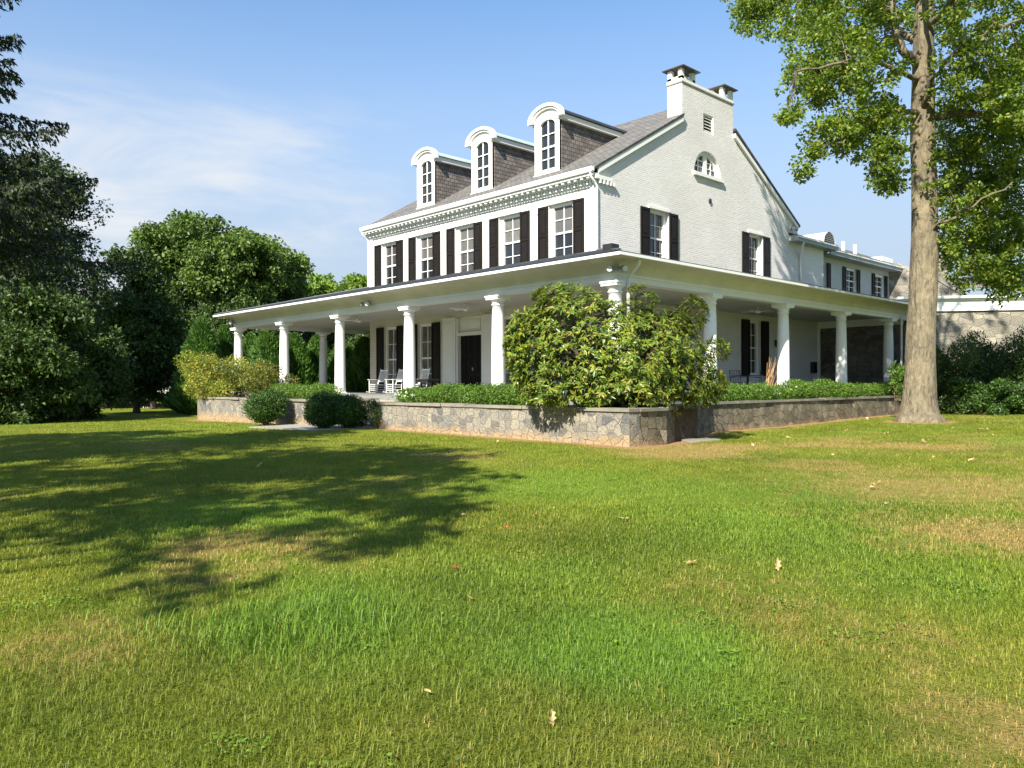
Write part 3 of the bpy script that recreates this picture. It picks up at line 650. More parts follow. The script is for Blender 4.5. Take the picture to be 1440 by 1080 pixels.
# dormers
def dormer(yc):
    XF = .75; M = lambda u, z, d: (XF - d, yc + u, z)
    w = .68
    face = [(-w, 8.78), (w, 8.78), (w, 10.95)] + [(w * math.cos(t), 10.95 + .46 * math.sin(t)) for t in np.linspace(.06, math.pi - .06, 14)] + [(-w, 10.95)]
    aw, az = .43, 10.72
    hole = [(-aw, 8.98), (aw, 8.98), (aw, az)] + [(aw * math.cos(t), az + .26 * math.sin(t)) for t in np.linspace(.1, math.pi - .1, 10)] + [(-aw, az)]
    o = wall('dormer', face, [hole], M, .12, MT['trim'], H)
    h = MB(M); R = .94
    arc = lambda rw, rz, t: (rw * math.cos(t), 11.02 + rz * math.sin(t))
    ts = np.linspace(0, math.pi, 19)
    for a, b in zip(ts[:-1], ts[1:]):
        h.prism([arc(.78, .44, a), arc(.95, .56, a), arc(.95, .56, b), arc(.78, .44, b)], .0, .17)
        h.prism([arc(.66, .36, a), arc(.779, .438, a), arc(.779, .438, b), arc(.66, .36, b)], .0, .10)
    for s in (-1, 1): a, b = sorted((s * .66, s * .96)); h.box(a, b, 10.93, 11.018, .003, .168)
    h.box(-.72, .72, 8.72, 8.84, .002, .06); h.box(-.5, .5, 8.90, 8.975, -.1, .07)
    for s in (-1, 1): a, b = sorted((s * .50, s * .68)); h.box(a, b, 8.842, 10.92, .002, .03)
    h.build('hood', MT['trim'], o)
    f = MB(M)
    f.box(-aw, aw, 9.84, 9.91, -.10, -.04); f.box(-.022, .022, 8.985, 10.97, -.09, -.05)
    for z in (9.42, 10.4): f.box(-aw, aw, z - .018, z + .018, -.088, -.052)
    for s in (-1, 1): a, b = sorted((s * aw, s * (aw - .05))); f.box(a, b, 8.985, 10.8, -.092, -.045)
    f.build('sash', MT['trim'], o)
    MB(M).box(-aw - .02, aw + .02, 8.96, 11.0, -.16, -.11).build('pane', MT['pane'], o)
    # shingled cheeks and the barrel roof running back into the main slope
    zr = lambda x: RZ0 + RM * (x - RX0)
    c = MB()
    xb = RX0 + (10.85 - RZ0) / RM
    for s in (-1, 1):
        y0, y1 = sorted((yc + s * .64, yc + s * .675))
        c.add([(x, y_, z) for y_ in (y0, y1) for x, z in ((XF + .122, zr(XF + .122) - .05), (xb + .2, 10.86), (XF + .122, 10.86))], [(0, 1, 2), (5, 4, 3), (0, 1, 4, 3), (1, 2, 5, 4), (2, 0, 3, 5)])
    c.build('cheek', MT['cheek'], o)
    e = MB()
    xe = RX0 + (11.1 - RZ0) / RM
    for s in (-1, 1):
        y0, y1 = sorted((yc + s * .678, yc + s * .83)); e.hexa([(XF + .002, y0, 10.84), (xe, y0, 10.84), (xe, y1, 10.84), (XF + .002, y1, 10.84), (XF + .002, y0, 11.05), (xe, y0, 11.05), (xe, y1, 11.05), (XF + .002, y1, 11.05)])
    e.build('eave_board', MT['beam'], o)
    r = MB(); n = 13; prof = [(yc + .90 * math.cos(t), 11.06 + .34 * math.sin(t)) for t in np.linspace(0, math.pi, n)]
    r.add([(XF - .02, a, b) for a, b in prof] + [(RX0 + (b - RZ0) / RM + .1, a, b) for a, b in prof], [(i, i + 1, n + i + 1, n + i) for i in range(n - 1)], True)
    r.build('dormer_roof', MT['copper'] if yc > 4 else MT['metalroof'], o)
for yc in (3.25, 7.2, 11.22): dormer(yc)

# ------------------------------------------------------------------ porch
XE = 17.4
fl = MB(); fl.box(-4.95, 0, -4.95, YL + .7, -.18, 0.0); fl.box(0, XE, -4.95, 0, -.18, -.001); fl.box(0, 14, LY, YL + .7, -.18, -.001)
fl.box(-4.85, -.0, -4.85, YL + .6, -1.2, -.181)
fl.build('porch_floor', MT['floor'], H)
pr = MB(); ZH = 5.24; e = .05
A_, B_ = (-GE, -GE, ZG), (-GE, YL + OV, ZG); C_, D_ = (0, LY, ZH), (0, 0, ZH)
for q in ([A_, B_, C_, D_], [A_, D_, (XE, 0, ZH + .12), (XE, -GE, ZG)], [B_, (DX, YL + OV, ZG), (DX, LY, ZH), C_]):
    pr.hexa([(x, y, z - e) for x, y, z in q] + [(x, y, z + .02) for x, y, z in q])
prf = pr.build('porch_roof', MT['metalroof'], H)
sm = MB()
def lerp(p, q, t): return tuple(a + (b - a) * t for a, b in zip(p, q))
y = -GE + .5
while y < YL + OV - .2:
    t = 1.0
    if y < 0: t = (y + GE) / GE
    if y > LY: t = max(0, (YL + OV - y) / (YL + OV - LY))
    if t > .05: sm.tube([(-GE + .02, y, ZG + .03), (-GE + GE * t, y, ZG + .03 + (ZH - ZG) * t)], .022, 4)
    y += .55
x = -GE + .5
while x < XE:
    t = min(1, (x + GE) / GE)
    sm.tube([(x, -GE + .02, ZG + .03), (x, -GE + GE * t, ZG + .035 + (ZH + .06 - ZG) * t)], .022, 4); x += .55
sm.tube([A_[:2] + (ZG + .05,), (0, 0, ZH + .05)], .05, 6); sm.tube([B_[:2] + (ZG + .05,), (0, LY, ZH + .05)], .05, 6)
sm.build('seam', MT['metalroof'], prf)
MB().box(-3.6, -3.25, -3.6, -3.25, 4.42, 4.62).build('hip_cap', MT['dark'], prf)
gt = MB(); gt.box(-GE - .06, -GE + .05, -GE - .06, YL + OV + .06, 3.92, 4.0); gt.box(-GE + .05, XE, -GE - .06, -GE + .05, 3.922, 4.002); gt.box(-GE + .05, DX, YL + OV - .05, YL + OV + .06, 3.922, 4.002)
gt.build('porch_gutter', MT['trim'], H)
# cove soffit: a concave run from the gutter down to the beam, mitred round the corners
cv = MB(); prof = [(.0, 3.925), (.10, 3.90), (.28, 3.88), (.44, 3.86), (.55, 3.80), (.62, 3.72), (.66, 3.62), (.66, 3.58)]
def path_run(mb, prof, close=False):
    for (a0, z0), (a1, z1) in zip(prof[:-1], prof[1:]):
        P = lambda a, z: [(XE, -GE + a, z), (-GE + a, -GE + a, z), (-GE + a, YL + OV - a, z), (DX, YL + OV - a, z)]
        p, q = P(a0, z0), P(a1, z1)
        for i in range(3): mb.add([p[i], p[i + 1], q[i + 1], q[i]], [(0, 1, 2, 3)])
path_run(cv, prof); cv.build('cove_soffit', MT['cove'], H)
bm_ = MB(); o1 = .66
path_run(bm_, [(o1, 3.58), (o1 + .02, 3.575), (o1 + .02, 3.5), (o1 + .05, 3.495), (o1 + .05, ZT), (o1 + .42, ZT), (o1 + .42, 3.55)])
bm_.build('porch_beam', MT['beam'], H)
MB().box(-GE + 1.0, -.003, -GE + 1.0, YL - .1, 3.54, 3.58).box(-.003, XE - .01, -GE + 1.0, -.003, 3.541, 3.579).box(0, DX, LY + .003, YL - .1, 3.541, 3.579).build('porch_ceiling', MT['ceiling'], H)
# columns
sh = [(.235, .10), (.235, .16), (.228, .5), (.224, 1.1), (.215, 1.9), (.198, 2.7), (.188, 3.02), (.215, 3.03), (.215, 3.07), (.188, 3.08), (.188, 3.12)]
c0 = MB().lathe(sh, 0, 0, 28).build('column', MT['column'], H)
MB().lathe([(.19, 3.12), (.20, 3.14), (.245, 3.19), (.27, 3.215)], 0, 0, 28).box(-.29, .29, -.29, .29, 3.216, 3.29).box(-.315, .315, -.315, .315, 3.292, 3.347).build('capital', MT['column'], c0)
MB().box(-.30, .30, -.30, .30, .002, .06).lathe([(.29, .06), (.30, .075), (.29, .10), (.24, .115)], 0, 0, 28).build('base', MT['column'], c0)
spots = [(-PC, -PC + i * SF) for i in range(6)] + [(-PC + (i + 1) * SS, -PC) for i in range(4)] + [(-PC + (i + 1) * SS, YL) for i in range(3)]
for i, (x, y) in enumerate(spots):
    c = c0 if i == 0 else copy_tree(c0, H); c.location = (x, y, 0)
MB().tube([(-4.12, -5.02, 3.9), (-4.12, -5.0, 3.78), (-4.1, -4.72, 3.55), (-4.1, -4.62, 3.42), (-4.1, -4.62, .0)], .05, 8).build('downspout', MT['trim'], H)
MB().tube([(16.3, -5.02, 3.9), (16.3, -4.6, 3.5), (16.3, -4.5, 3.4), (16.3, -4.5, -.9)], .055, 8).build('downspout', MT['trim'], H)
# front door: doorcase, panelled leaves, transom panel
dr = MB(MF).box(8.09, 8.95, 0, 3.34, .002, .09).box(5.45, 6.29, 0, 3.34, .002, .09).box(6.30, 6.42, 0, 3.3, -.25, .02).box(7.98, 8.08, 0, 3.3, -.25, .02).box(6.42, 7.98, 2.52, 2.66, -.24, .015).box(6.42, 7.98, 2.66, 3.32, -.22, -.12).box(6.6, 7.8, 2.8, 3.2, -.12, -.09).box(8.2, 8.84, .3, 3.1, .09, .11).box(5.56, 6.18, .3, 3.1, .09, .11).build('doorcase', MT['beam'], H)
d = MB(MF)
for a, b in ((6.42, 7.195), (7.205, 7.98)):
    d.box(a, b, .03, 2.52, -.22, -.16)
    for z0, z1 in ((.2, .75), (.9, 1.55), (1.7, 2.4)):
        for k in range(2): u0 = a + .09 + k * .33; d.box(u0, u0 + .26, z0, z1, -.16, -.145)
dd = d.build('front_door', MT['door'], H)
MB(MF).box(7.12, 7.16, 1.0, 1.14, -.16, -.09).build('door_handle', MT['galv'], dd)
# right-hand wing and the stone end of the porch
MB(MS).box(DX + .003, 18.03, 3.58, 7.35, -.3, 0).box(DX + .003, XE - .003, -1.2, 3.58, -.3, -.001).build('wing_wall', MT['brick_side'], H)
wh = [rect(c - .72, c + .72, 5.45, 6.9) for c in (18.95, 22.73, 26.68, 30.55)]
MW = lambda u, z, d: (u, .6 - d, z)
wall('wing_wall', rect(18.04, 31.4, 3.0, 7.3), wh, MW, .2, MT['wing_shade'], H)
for c in (18.95, 22.73, 26.68, 30.55):
    o = window(MW, c, 1.44, 5.45, 6.9, H, 6.2, up='pane', low='pane', head=False, set_in=.08, cas=.1)
    if c > 20: shutter(MW, c - 1.12, c - .73, 5.4, 6.9, H, 6.2)
    shutter(MW, c + .73, c + 1.12, 5.4, 6.9, H, 6.2)
MB().box(18.035, 18.5, .7, 5, 3, 7.3).box(31.1, 31.4, .8, 6, -1, 7.2).build('wing_end', MT['white'], H)
wr = MB()
wr.hexa(slab([(14.3, -.45, 7.55), (18.75, -.45, 7.55), (18.75, 5.5, 9.75), (14.3, 5.5, 9.75)], .06))
wr.hexa(slab([(18.752, .0, 7.46), (31.9, .0, 7.46), (31.9, 5.5, 9.752), (18.752, 5.5, 9.752)], .06))
wr.hexa(slab([(14.3, 5.5, 9.75), (31.9, 5.5, 9.75), (31.9, 11, 7.6), (14.3, 11, 7.6)], .06))
wrf = wr.build('wing_roof', MT['roof'], H)
MB().box(14.3, 18.75, -.47, -.40, 7.32, 7.56).box(14.3, 18.75, -.40, -.002, 7.32, 7.38).box(14.3, 14.36, -.40, -.003, 7.38, 7.6).box(18.755, 31.9, -.04, .03, 7.2, 7.47).box(18.755, 31.9, .03, .598, 7.2, 7.26).box(18.69, 18.75, -.40, .5, 7.381, 7.55).build('wing_cornice', MT['wing_trim_shade'], H)
MB().box(18.76, 31.9, -.10, -.042, 7.40, 7.47).box(14.32, 18.74, -.53, -.472, 7.48, 7.56).build('wing_gutter', MT['trim'], H)
MB().tube([(15.05, -.42, 7.34), (15.05, -.35, 7.2), (15.4, -.06, 6.7), (15.4, -.06, 5.4)], .06, 8).build('downspout', MT['trim'], H)
# arched louvre at the end of the first roof length
xa, ya = 18.1, -.3
ar = MB(); n = 13; pf = [(xa + .66 * math.cos(t), 7.62 + .62 * math.sin(t)) for t in np.linspace(0, math.pi, n)]
ar.add([(a, ya, b) for a, b in pf] + [(a, ya + 2.6, b) for a, b in pf], [(i, i + 1, n + i + 1, n + i) for i in range(n - 1)], True)
lo = ar.build('louvre_hood', MT['trim'], H)
m = MB(); m.add([(a, ya + .05, b) for a, b in pf], [tuple(range(n))]); m.build('backing', MT['dark'], lo)
m = MB()
for k in range(6):
    z = 7.64 + k * .095; hw = .62 * math.sqrt(max(.02, 1 - ((z - 7.6) / .62) ** 2)); m.box(xa - hw, xa + hw, ya + .0, ya + .035, z, z + .03)
m.build('louver', MT['galv'], lo)
for x in (23.1, 24.7): MB().tube([(x, 1.2, 7.7), (x, 1.2, 8.55)], .11, 10).build('vent_pipe', MT['trim'], H)
MB().box(29.5, 31.2, 1.5, 2.5, 7.9, 8.45).build('roof_hatch', MT['trim'], H)
MB().box(XE, XE + .4, -5.6, -.002, -1.1, 3.56).build('stone_end_wall', MT['stone_dark'], H)
MB().box(XE - .06, XE - .002, -4.2, -.004, 3.2, 3.54).box(XE - .08, XE - .003, -.12, -.004, -.0, 3.2).build('end_trim', MT['trim'], H)

# ------------------------------------------------------------------ fittings on the house
def floodlight(loc, rz, label):
    t = thing('floodlight', label, 'floodlight', loc, rz, 'floodlights on the house')
    MB().box(-.08, .08, -.05, .0, -.08, .08).build('mount', MT['galv'], t)
    for s in (-1, 1):
        m = MB(); d = Vector((s * .55, -.8, -.25)).normalized(); p = Vector((s * .07, -.05, 0)); q = p + d * .26
        m.tube([p, p + d * .08, p + d * .11, q], [.03, .03, .065, .10], 12); h = m.build('lamp_head', MT['galv'], t)
        MB().tube([q + d * .002, q + d * .012], .085, 12).build('lens', MT['lamp_glass'], h)
floodlight((-4.52, 8.0, 3.66), math.radians(-90), 'twin grey floodlight on the porch beam above the rocking chairs')
floodlight((-4.52, -4.52, 3.70), math.radians(-45), 'twin grey floodlight at the porch corner above the big bush')
floodlight((-4.52, 20.6, 3.66), math.radians(-90), 'twin grey floodlight at the far left end of the porch beam')
floodlight((14.5, -.005, 8.0), 0, 'twin grey floodlight high on the gable wall below the roof edge')
def fan(loc, label):
    t = thing('ceiling_fan', label, 'ceiling fan', loc, random.uniform(0, 1), 'ceiling fans under the porch ceiling')
    MB().lathe([(.06, .0), (.06, -.03), (.015, -.035), (.015, -.14), (.10, -.15), (.12, -.22), (.07, -.27), (.02, -.28)], 0, 0, 14).build('motor', MT['white'], t)
    for k in range(5):
        a = k * 2 * math.pi / 5; c, s = math.cos(a), math.sin(a)
        P = lambda r, w, z: (c * r - s * w, s * r + c * w, z)
        MB().hexa([P(.14, -.04, -.205), P(.66, -.07, -.22), P(.66, .07, -.19), P(.14, .04, -.195), P(.14, -.04, -.197), P(.66, -.07, -.212), P(.66, .07, -.182), P(.14, .04, -.187)]).build('blade', MT['white'], t)
fan((-2.2, 4.83, 3.538), 'white ceiling fan on the porch ceiling in front of the dark double door')
fan((-2.2, 12.4, 3.538), 'white ceiling fan on the porch ceiling at the left end of the house front')
fan((7.4, -2.2, 3.538), 'white ceiling fan under the side porch in front of its shuttered window')
t = thing('wall_lantern', 'small black lantern on the side wall right of the shuttered porch window', 'lantern', (12.93, -.005, 2.3))
MB().box(-.04, .04, -.03, 0, -.1, .18).box(-.02, .02, -.14, -.03, .12, .15).build('bracket', MT['dark'], t)
MB().box(-.09, .09, -.24, -.06, -.2, -.18).box(-.1, .1, -.25, -.05, .08, .1).box(-.09, -.07, -.24, -.22, -.18, .08).box(.07, .09, -.24, -.22, -.18, .08).box(-.05, .05, -.2, -.1, .1, .16).build('cage', MT['dark'], t)
MB().box(-.065, .065, -.215, -.085, -.178, .078).build('glass', MT['shade'], t)
t = thing('utility_box', 'dark utility box on the side wall next to the dark stone end wall', 'box', (16.7, -.005, 1.2))
MB().box(-.2, .2, -.18, 0, -.28, .28).build('case', MT['dark'], t, .015); MB().box(-.17, .17, -.195, -.181, -.25, .25).build('cover', MT['shutter'], t)

# ------------------------------------------------------------------ terrace: beds, retaining walls, steps, path
bed = MB(); bed.box(-7.75, -4.86, -7.4, 2.4, -1.2, -.2); bed.box(-7.75, -4.86, 6.7, 17.0, -1.2, -.2); bed.box(-4.86, XE, -5.5, -4.86, -1.2, -.22)
tag(bed.build('planting_bed', MT['mulch']), kind='structure')
WX, CY, SY = -8.0, -7.7, -5.73
w1 = thing('stone_retaining_wall', 'mortared grey stone retaining wall under the big bush, right of the steps', 'stone wall', (WX, CY, 0))
def P0(mb, root, name, m):
    o = mb.build(name, m, root); o.location = (-root.location[0], -root.location[1], -root.location[2]); return o
P0(MB().box(WX, WX + .35, CY, 2.47, -1.4, -.20), w1, 'front_face', MT['stone_front'])
def strip(mb, pts, off0, off1, z0, z1):
    pt = [Vector((a, b, 0)) for a, b in pts]; L = []
    for i, p in enumerate(pt):
        d0 = (pt[i] - pt[max(i - 1, 0)]); d1 = (pt[min(i + 1, len(pt) - 1)] - pt[i]); d0 = d0.normalized() if d0.length else d1.normalized(); d1 = d1.normalized() if d1.length else d0
        d = (d0 + d1).normalized(); nrm = Vector((d.y, -d.x, 0)) / max(.4, d.dot(d1)); L.append((p + nrm * off0, p + nrm * off1))
    for (a, b), (c, d) in zip(L[:-1], L[1:]):
        mb.hexa([(a.x, a.y, z0), (b.x, b.y, z0), (d.x, d.y, z0), (c.x, c.y, z0), (a.x, a.y, z1), (b.x, b.y, z1), (d.x, d.y, z1), (c.x, c.y, z1)])
def cap_stones(mb, pts, z0, th, off0, off1):
    # coping laid as separate slabs of uneven length, edge and height
    for (ax, ay), (bx, by) in zip(pts[:-1], pts[1:]):
        L = math.hypot(bx - ax, by - ay); p = 0.0
        while p < L - .01:
            q_ = min(L, p + random.uniform(.7, 1.5)); q_ = L if L - q_ < .4 else q_
            f0, f1 = (p + .006) / L, (q_ - .006) / L; jz = random.uniform(-.008, .012); jo = random.uniform(-.02, .02)
            strip(mb, [(ax + (bx - ax) * f0, ay + (by - ay) * f0), (ax + (bx - ax) * f1, ay + (by - ay) * f1)], off0 + jo, off1, z0 + random.uniform(0, .002), z0 + th + jz); p = q_
SP = [(WX + .352, CY), (-6.6, CY), (-1.7, SY), (XE - .1, SY)]
sw = MB(); strip(sw, SP, 0, -.35, -1.4, -.20); sw.box(WX + .352, -5.0, 2.12, 2.47, -1.4, -.203); P0(sw, w1, 'side_face', MT['stone_side'])
cw = MB(); cap_stones(cw, [(WX, 2.5), (WX, CY - .03)], -.197, .075, .05, -.40); cap_stones(cw, SP, -.198, .074, .05, -.42); cw.box(WX + .402, -5.0, 2.08, 2.5, -.197, -.124)
P0(cw, w1, 'coping', MT['coping'])
w2 = thing('stone_retaining_wall', 'mortared grey stone retaining wall left of the steps with a rounded far end', 'stone wall', (WX, 6.7, 0))
lw = MB(); pts = [(WX, 6.67), (WX, 16.2)] + [(WX + 1.7 * (1 - math.cos(a)), 16.2 + 1.7 * math.sin(a)) for a in np.linspace(.15, math.pi / 2, 8)] + [(-5.3, 21.9), (0, 22.3)]
cp = MB()
strip(lw, pts, 0, .35, -1.6, -.18); lw.box(WX + .351, -5.0, 6.67, 7.02, -1.4, -.181)
P0(lw, w2, 'front_face', MT['stone_front'])
cap_stones(cp, [pts[0], pts[1]], -.177, .075, -.05, .4); strip(cp, pts[1:], -.05, .4, -.177, -.10); cp.box(WX + .402, -5.0, 6.63, 7.06, -.177, -.101); P0(cp, w2, 'coping', MT['coping'])
tag(MB().prism([(-7.6, 16.9), (-6.5, 17.6), (-5.0, 21.7), (0, 22.0), (0, 16.9)], -1.3, -.19).build('terrace_ground', MT['mulch']), kind='structure')
st = thing('entrance_steps', 'broad pale stone steps up to the porch between the two clipped shrubs', 'steps', (-6.5, 4.6, -1))
for k in range(6):
    m = MB().box(-7.7 + k * .46, -4.96, 2.5, 6.64, -1.2, -.86 + k * .143); o = m.build('step', MT['concrete'], st); o.location = (6.5, -4.6, 1)
wk = MB(); wk.hexa([(-10.0, 2.9, -1.3), (-10.2, 6.6, -1.3), (-7.75, 6.6, -1.3), (-7.75, 2.6, -1.3), (-10.0, 2.9, gz(-9.5, 3.) + .02), (-10.2, 6.6, gz(-9.7, 6.) + .02), (-7.75, 6.6, -.95), (-7.75, 2.6, -.93)])
tag(wk.build('walkway', MT['concrete']), kind='structure')
zs = gz(-5.0, -7.5)
sb = MB().hexa([(-5.75, -7.80, zs - .1), (-4.5, -7.85, zs - .1), (-4.3, -7.25, zs - .1), (-5.6, -7.42, zs - .1), (-5.75, -7.80, zs + .02), (-4.5, -7.85, zs + .025), (-4.3, -7.25, zs + .05), (-5.6, -7.42, zs + .06)]).build('stone_slab', MT['coping'], None, .02)
tag(sb, 'flat pale stone slab lying at the foot of the side wall', 'stone slab')

# ------------------------------------------------------------------ porch furniture
def rocking_chair():
    t = thing('rocking_chair', 'white slatted rocking chair', 'rocking chair', (0, 0, 0), 0, 'white rocking chairs on the porch')
    # faces -x; seat 0.43 high
    MB().hexa([(-.27, -.28, .40), (.24, -.25, .37), (.24, .25, .37), (-.27, .28, .40), (-.27, -.28, .43), (.24, -.25, .40), (.24, .25, .40), (-.27, .28, .43)]).build('seat', MT['chair'], t)
    b = MB()
    for s in (-1, 1): b.tube([(.22, s * .24, .38), (.31, s * .245, .75), (.42, s * .25, 1.13)], .02, 8)
    b.tube([(.405, -.25, 1.06), (.405, .25, 1.06)], .028, 8); b.tube([(.262, -.24, .55), (.262, .24, .55)], .02, 8)
    for k in range(7): y = -.19 + k * .0633; b.tube([(.262, y, .55), (.405, y, 1.06)], .013, 6)
    b.build('backrest', MT['chair'], t)
    for s in (-1, 1):
        MB().box(-.30, .29, s * .29 - .045, s * .29 + .045, .625, .65).build('armrest', MT['chair'], t)
        MB().tube([(-.25, s * .28, .625), (-.25, s * .27, .05)], .02, 8).build('leg', MT['chair'], t)
        MB().tube([(.22, s * .25, .40), (.20, s * .26, .04)], .02, 8).build('leg', MT['chair'], t)
        MB().tube([(-.42, s * .265, .085), (-.25, s * .265, .04), (0, s * .265, .022), (.25, s * .265, .035), (.52, s * .265, .10)], .02, 6).build('rocker', MT['chair'], t)
    m = MB()
    for z in (.15, .24, .33): m.tube([(-.25, -.27, z), (-.25, .27, z)], .012, 6)
    for s in (-1, 1):
        for z in (.18, .29): m.tube([(-.25, s * .27, z), (.21, s * .258, z)], .012, 6)
    m.build('rung', MT['chair'], t); return t
rc = rocking_chair()
for i, (y, x, a, lab) in enumerate([(11.85, -1.6, .10, 'white slatted rocking chair nearest the left corner of the house front'), (10.5, -1.6, -.05, 'white slatted rocking chair partly behind a column, beside the left rocking chair'),
                                    (8.75, -1.55, .05, 'white slatted rocking chair next to the low black table'), (1.7, -1.9, .1, 'white slatted rocking chair almost hidden by the left edge of the big bush')]):
    c = rc if i == 0 else copy_tree(rc); c.location = (x, y, .002); c.rotation_euler = (0, 0, a); c['label'] = lab
t = thing('side_table', 'low black table beside the rocking chairs on the porch', 'table', (-2.0, 7.75, .002))
MB().box(-.3, .3, -.62, .62, .58, .64).box(-.27, .27, -.58, .58, .5, .58).build('tabletop', MT['dark'], t)
for sx in (-1, 1):
    for sy in (-1, 1): MB().box(sx * .24 - .03, sx * .24 + .03, sy * .54 - .03, sy * .54 + .03, 0, .5).build('leg', MT['dark'], t)
t = thing('patio_table', 'black metal patio table on the side porch below the shuttered window', 'table', (6.6, -2.2, .0))
MB().lathe([(.001, .70), (.62, .70), (.62, .73), (.001, .73)], 0, 0, 20).build('tabletop', MT['dark'], t); MB().tube([(0, 0, .03), (0, 0, .7)], .05, 8).lathe([(.3, .0), (.3, .03), (.06, .05)], 0, 0, 14).build('pedestal', MT['dark'], t)
def patio_chair(x, y, rz, lab):
    t = thing('patio_chair', lab, 'chair', (x, y, 0), rz, 'black patio chairs on the side porch')
    MB().box(-.24, .24, -.24, .24, .43, .45).build('seat', MT['dark'], t)
    for s in (-1, 1):
        MB().tube([(-.22, s * .22, 0), (-.22, s * .22, .44)], .014, 6).build('leg', MT['dark'], t); MB().tube([(.27, s * .22, 0), (.22, s * .22, .44)], .014, 6).build('leg', MT['dark'], t)
        MB().tube([(-.2, s * .25, .66), (.26, s * .25, .66)], .016, 6).build('armrest', MT['dark'], t)
    m = MB().tube([(.22, -.22, .44), (.3, -.22, .92), (.3, .22, .92), (.22, .22, .44)], .016, 6)
    for k in range(5): y_ = -.16 + k * .08; m.tube([(.23, y_, .46), (.3, y_, .92)], .009, 5)
    m.build('backrest', MT['dark'], t)
patio_chair(5.4, -2.5, math.pi, 'black metal patio chair left of the patio table'); patio_chair(7.6, -2.3, 0.1, 'black metal patio chair right of the patio table')

# ------------------------------------------------------------------ foliage
def unit(a): return a / np.maximum(1e-9, np.linalg.norm(a, axis=-1, keepdims=True))
def leaf_mesh(name, C, A, Nn, L, W, mat_, parent=None, fold=.25):
    """C centres, A axis, Nn rough normal, L length, W width: one folded four-point leaf each"""
    n = len(C); A = unit(A); B = unit(np.cross(A, Nn)); Nv = np.cross(B, A)
    L = np.broadcast_to(L, n)[:, None]; W = np.broadcast_to(W, n)[:, None]
    base = C - A * L * .5; tip = C + A * L * .5; mid = C - A * L * .06 + Nv * W * fold
    V = np.stack([base, mid + B * W * .5, tip, mid - B * W * .5], 1).reshape(-1, 3)
    b = (np.arange(n) * 4)[:, None]; T = np.concatenate([b + np.array([[0, 1, 2]]), b + np.array([[0, 2, 3]])])
    return tri_mesh(name, V, T, mat_, parent)
def rdir(n): return unit(rng.normal(0, 1, (n, 3)))
def clumps(centres, per, rad, flat=.75):
    n = len(centres); c = np.repeat(centres, per, 0); r = np.repeat(np.broadcast_to(rad, n), per)[:, None]
    p = unit(rng.normal(0, 1, (n * per, 3))) * (rng.uniform(0, 1, (n * per, 1)) ** .45) * r; p[:, 2] *= flat
    return c + p, p
def crown_points(blobs, n, inner=.55):
    """points in the outer part of a heap of ellipsoids: blobs = (cx,cy,cz, rx,ry,rz)"""
    B = np.array(blobs); w = (B[:, 3] * B[:, 4] * B[:, 5]) ** .7; k = rng.choice(len(B), n, p=w / w.sum())
    d = rdir(n); d[:, 2] = np.where(d[:, 2] < -.55, -d[:, 2], d[:, 2]); d = unit(d)
    r = rng.uniform(inner ** 3, 1, n) ** (1 / 3)
    return B[k, :3] + d * r[:, None] * B[k, 3:]
def lumpy(c, r, nb, sub=.36, seed=0, low=-.5):
    """a big ellipsoid dressed with smaller ones, so that the outline is uneven"""
    c = np.array(c, float); r = np.array(r, float); out = [(*c, *(r * .72))]
    d = rdir(nb); d[:, 2] = np.where(d[:, 2] < low, -d[:, 2] * .6, d[:, 2]); d = unit(d)
    for k in range(nb):
        s = sub * rng.uniform(.6, 1.25); q = c + d[k] * r * rng.uniform(.66, .9)
        out.append((*q, *(r.mean() * s * np.array([1, 1, .8]))))
    return out
def broadleaf(name, label, cat, base, blobs, nclump, per, rad, leaf, mleaf, trunk_h, trunk_r, mbark, group=None, lw=.55, trunk=True, inner=.55, limbs=True, up=.5):
    t = thing(name, label, cat, tuple(base), 0, group)
    P = crown_points(blobs, nclump, inner); C, D = clumps(P, per, rad)
    n = len(C); A = unit(D + rng.normal(0, .6, (n, 3)) * np.linalg.norm(D, axis=1, keepdims=True) + np.array([0, 0, -.25 * rad])); Nn = unit(rng.normal(0, 1, (n, 3)) + np.array([0, 0, up * 2]))
    L = leaf * rng.uniform(.65, 1.3, n)
    o = leaf_mesh('crown' if trunk else 'foliage', C - base, A, Nn, L, L * lw, mleaf, t)
    if trunk:
        top = np.array(blobs[0][:3]) - base; m = MB()
        m.tube([(0, 0, -.3), (0, 0, .15), (top[0] * .1, top[1] * .1, trunk_h * .5), (top[0] * .4, top[1] * .4, trunk_h), (top[0], top[1], top[2] + blobs[0][5] * .2)], [trunk_r * 1.5, trunk_r * 1.1, trunk_r * .9, trunk_r * .75, trunk_r * .25], 10)
        if limbs:
            for k in rng.choice(len(blobs), min(len(blobs), 14), replace=False):
                q = np.array(blobs[k][:3]) - base; s = np.array([top[0] * .4, top[1] * .4, trunk_h * rng.uniform(.75, 1.15)]); mid = (s + q) / 2 + np.array([0, 0, -.12 * np.linalg.norm(q - s)])
                m.tube([s, mid, q], [trunk_r * .4, trunk_r * .25, trunk_r * .08], 6)
        m.build('trunk', mbark, t)
    return t
ML = {}
ML['oak'] = m_leaf('oak_leaves', [(0.075, 0.130, 0.022), (0.12, 0.185, 0.030), (0.165, 0.235, 0.040), (0.21, 0.265, 0.048), (0.26, 0.26, 0.055)], .4, .42, 1.2, .25)
ML['dark'] = m_leaf('dark_leaves', [(0.032, 0.058, 0.018), (0.060, 0.100, 0.026), (0.090, 0.140, 0.034)], .25, .5, .5)
ML['feather'] = m_leaf('feathery_leaves', [(0.034, 0.056, 0.026), (0.066, 0.094, 0.044), (0.105, 0.135, 0.066)], .25, .45, .5)
ML['mid'] = m_leaf('maple_leaves', [(0.060, 0.105, 0.022), (0.10, 0.155, 0.034), (0.145, 0.205, 0.048)], .28, .5, .4)
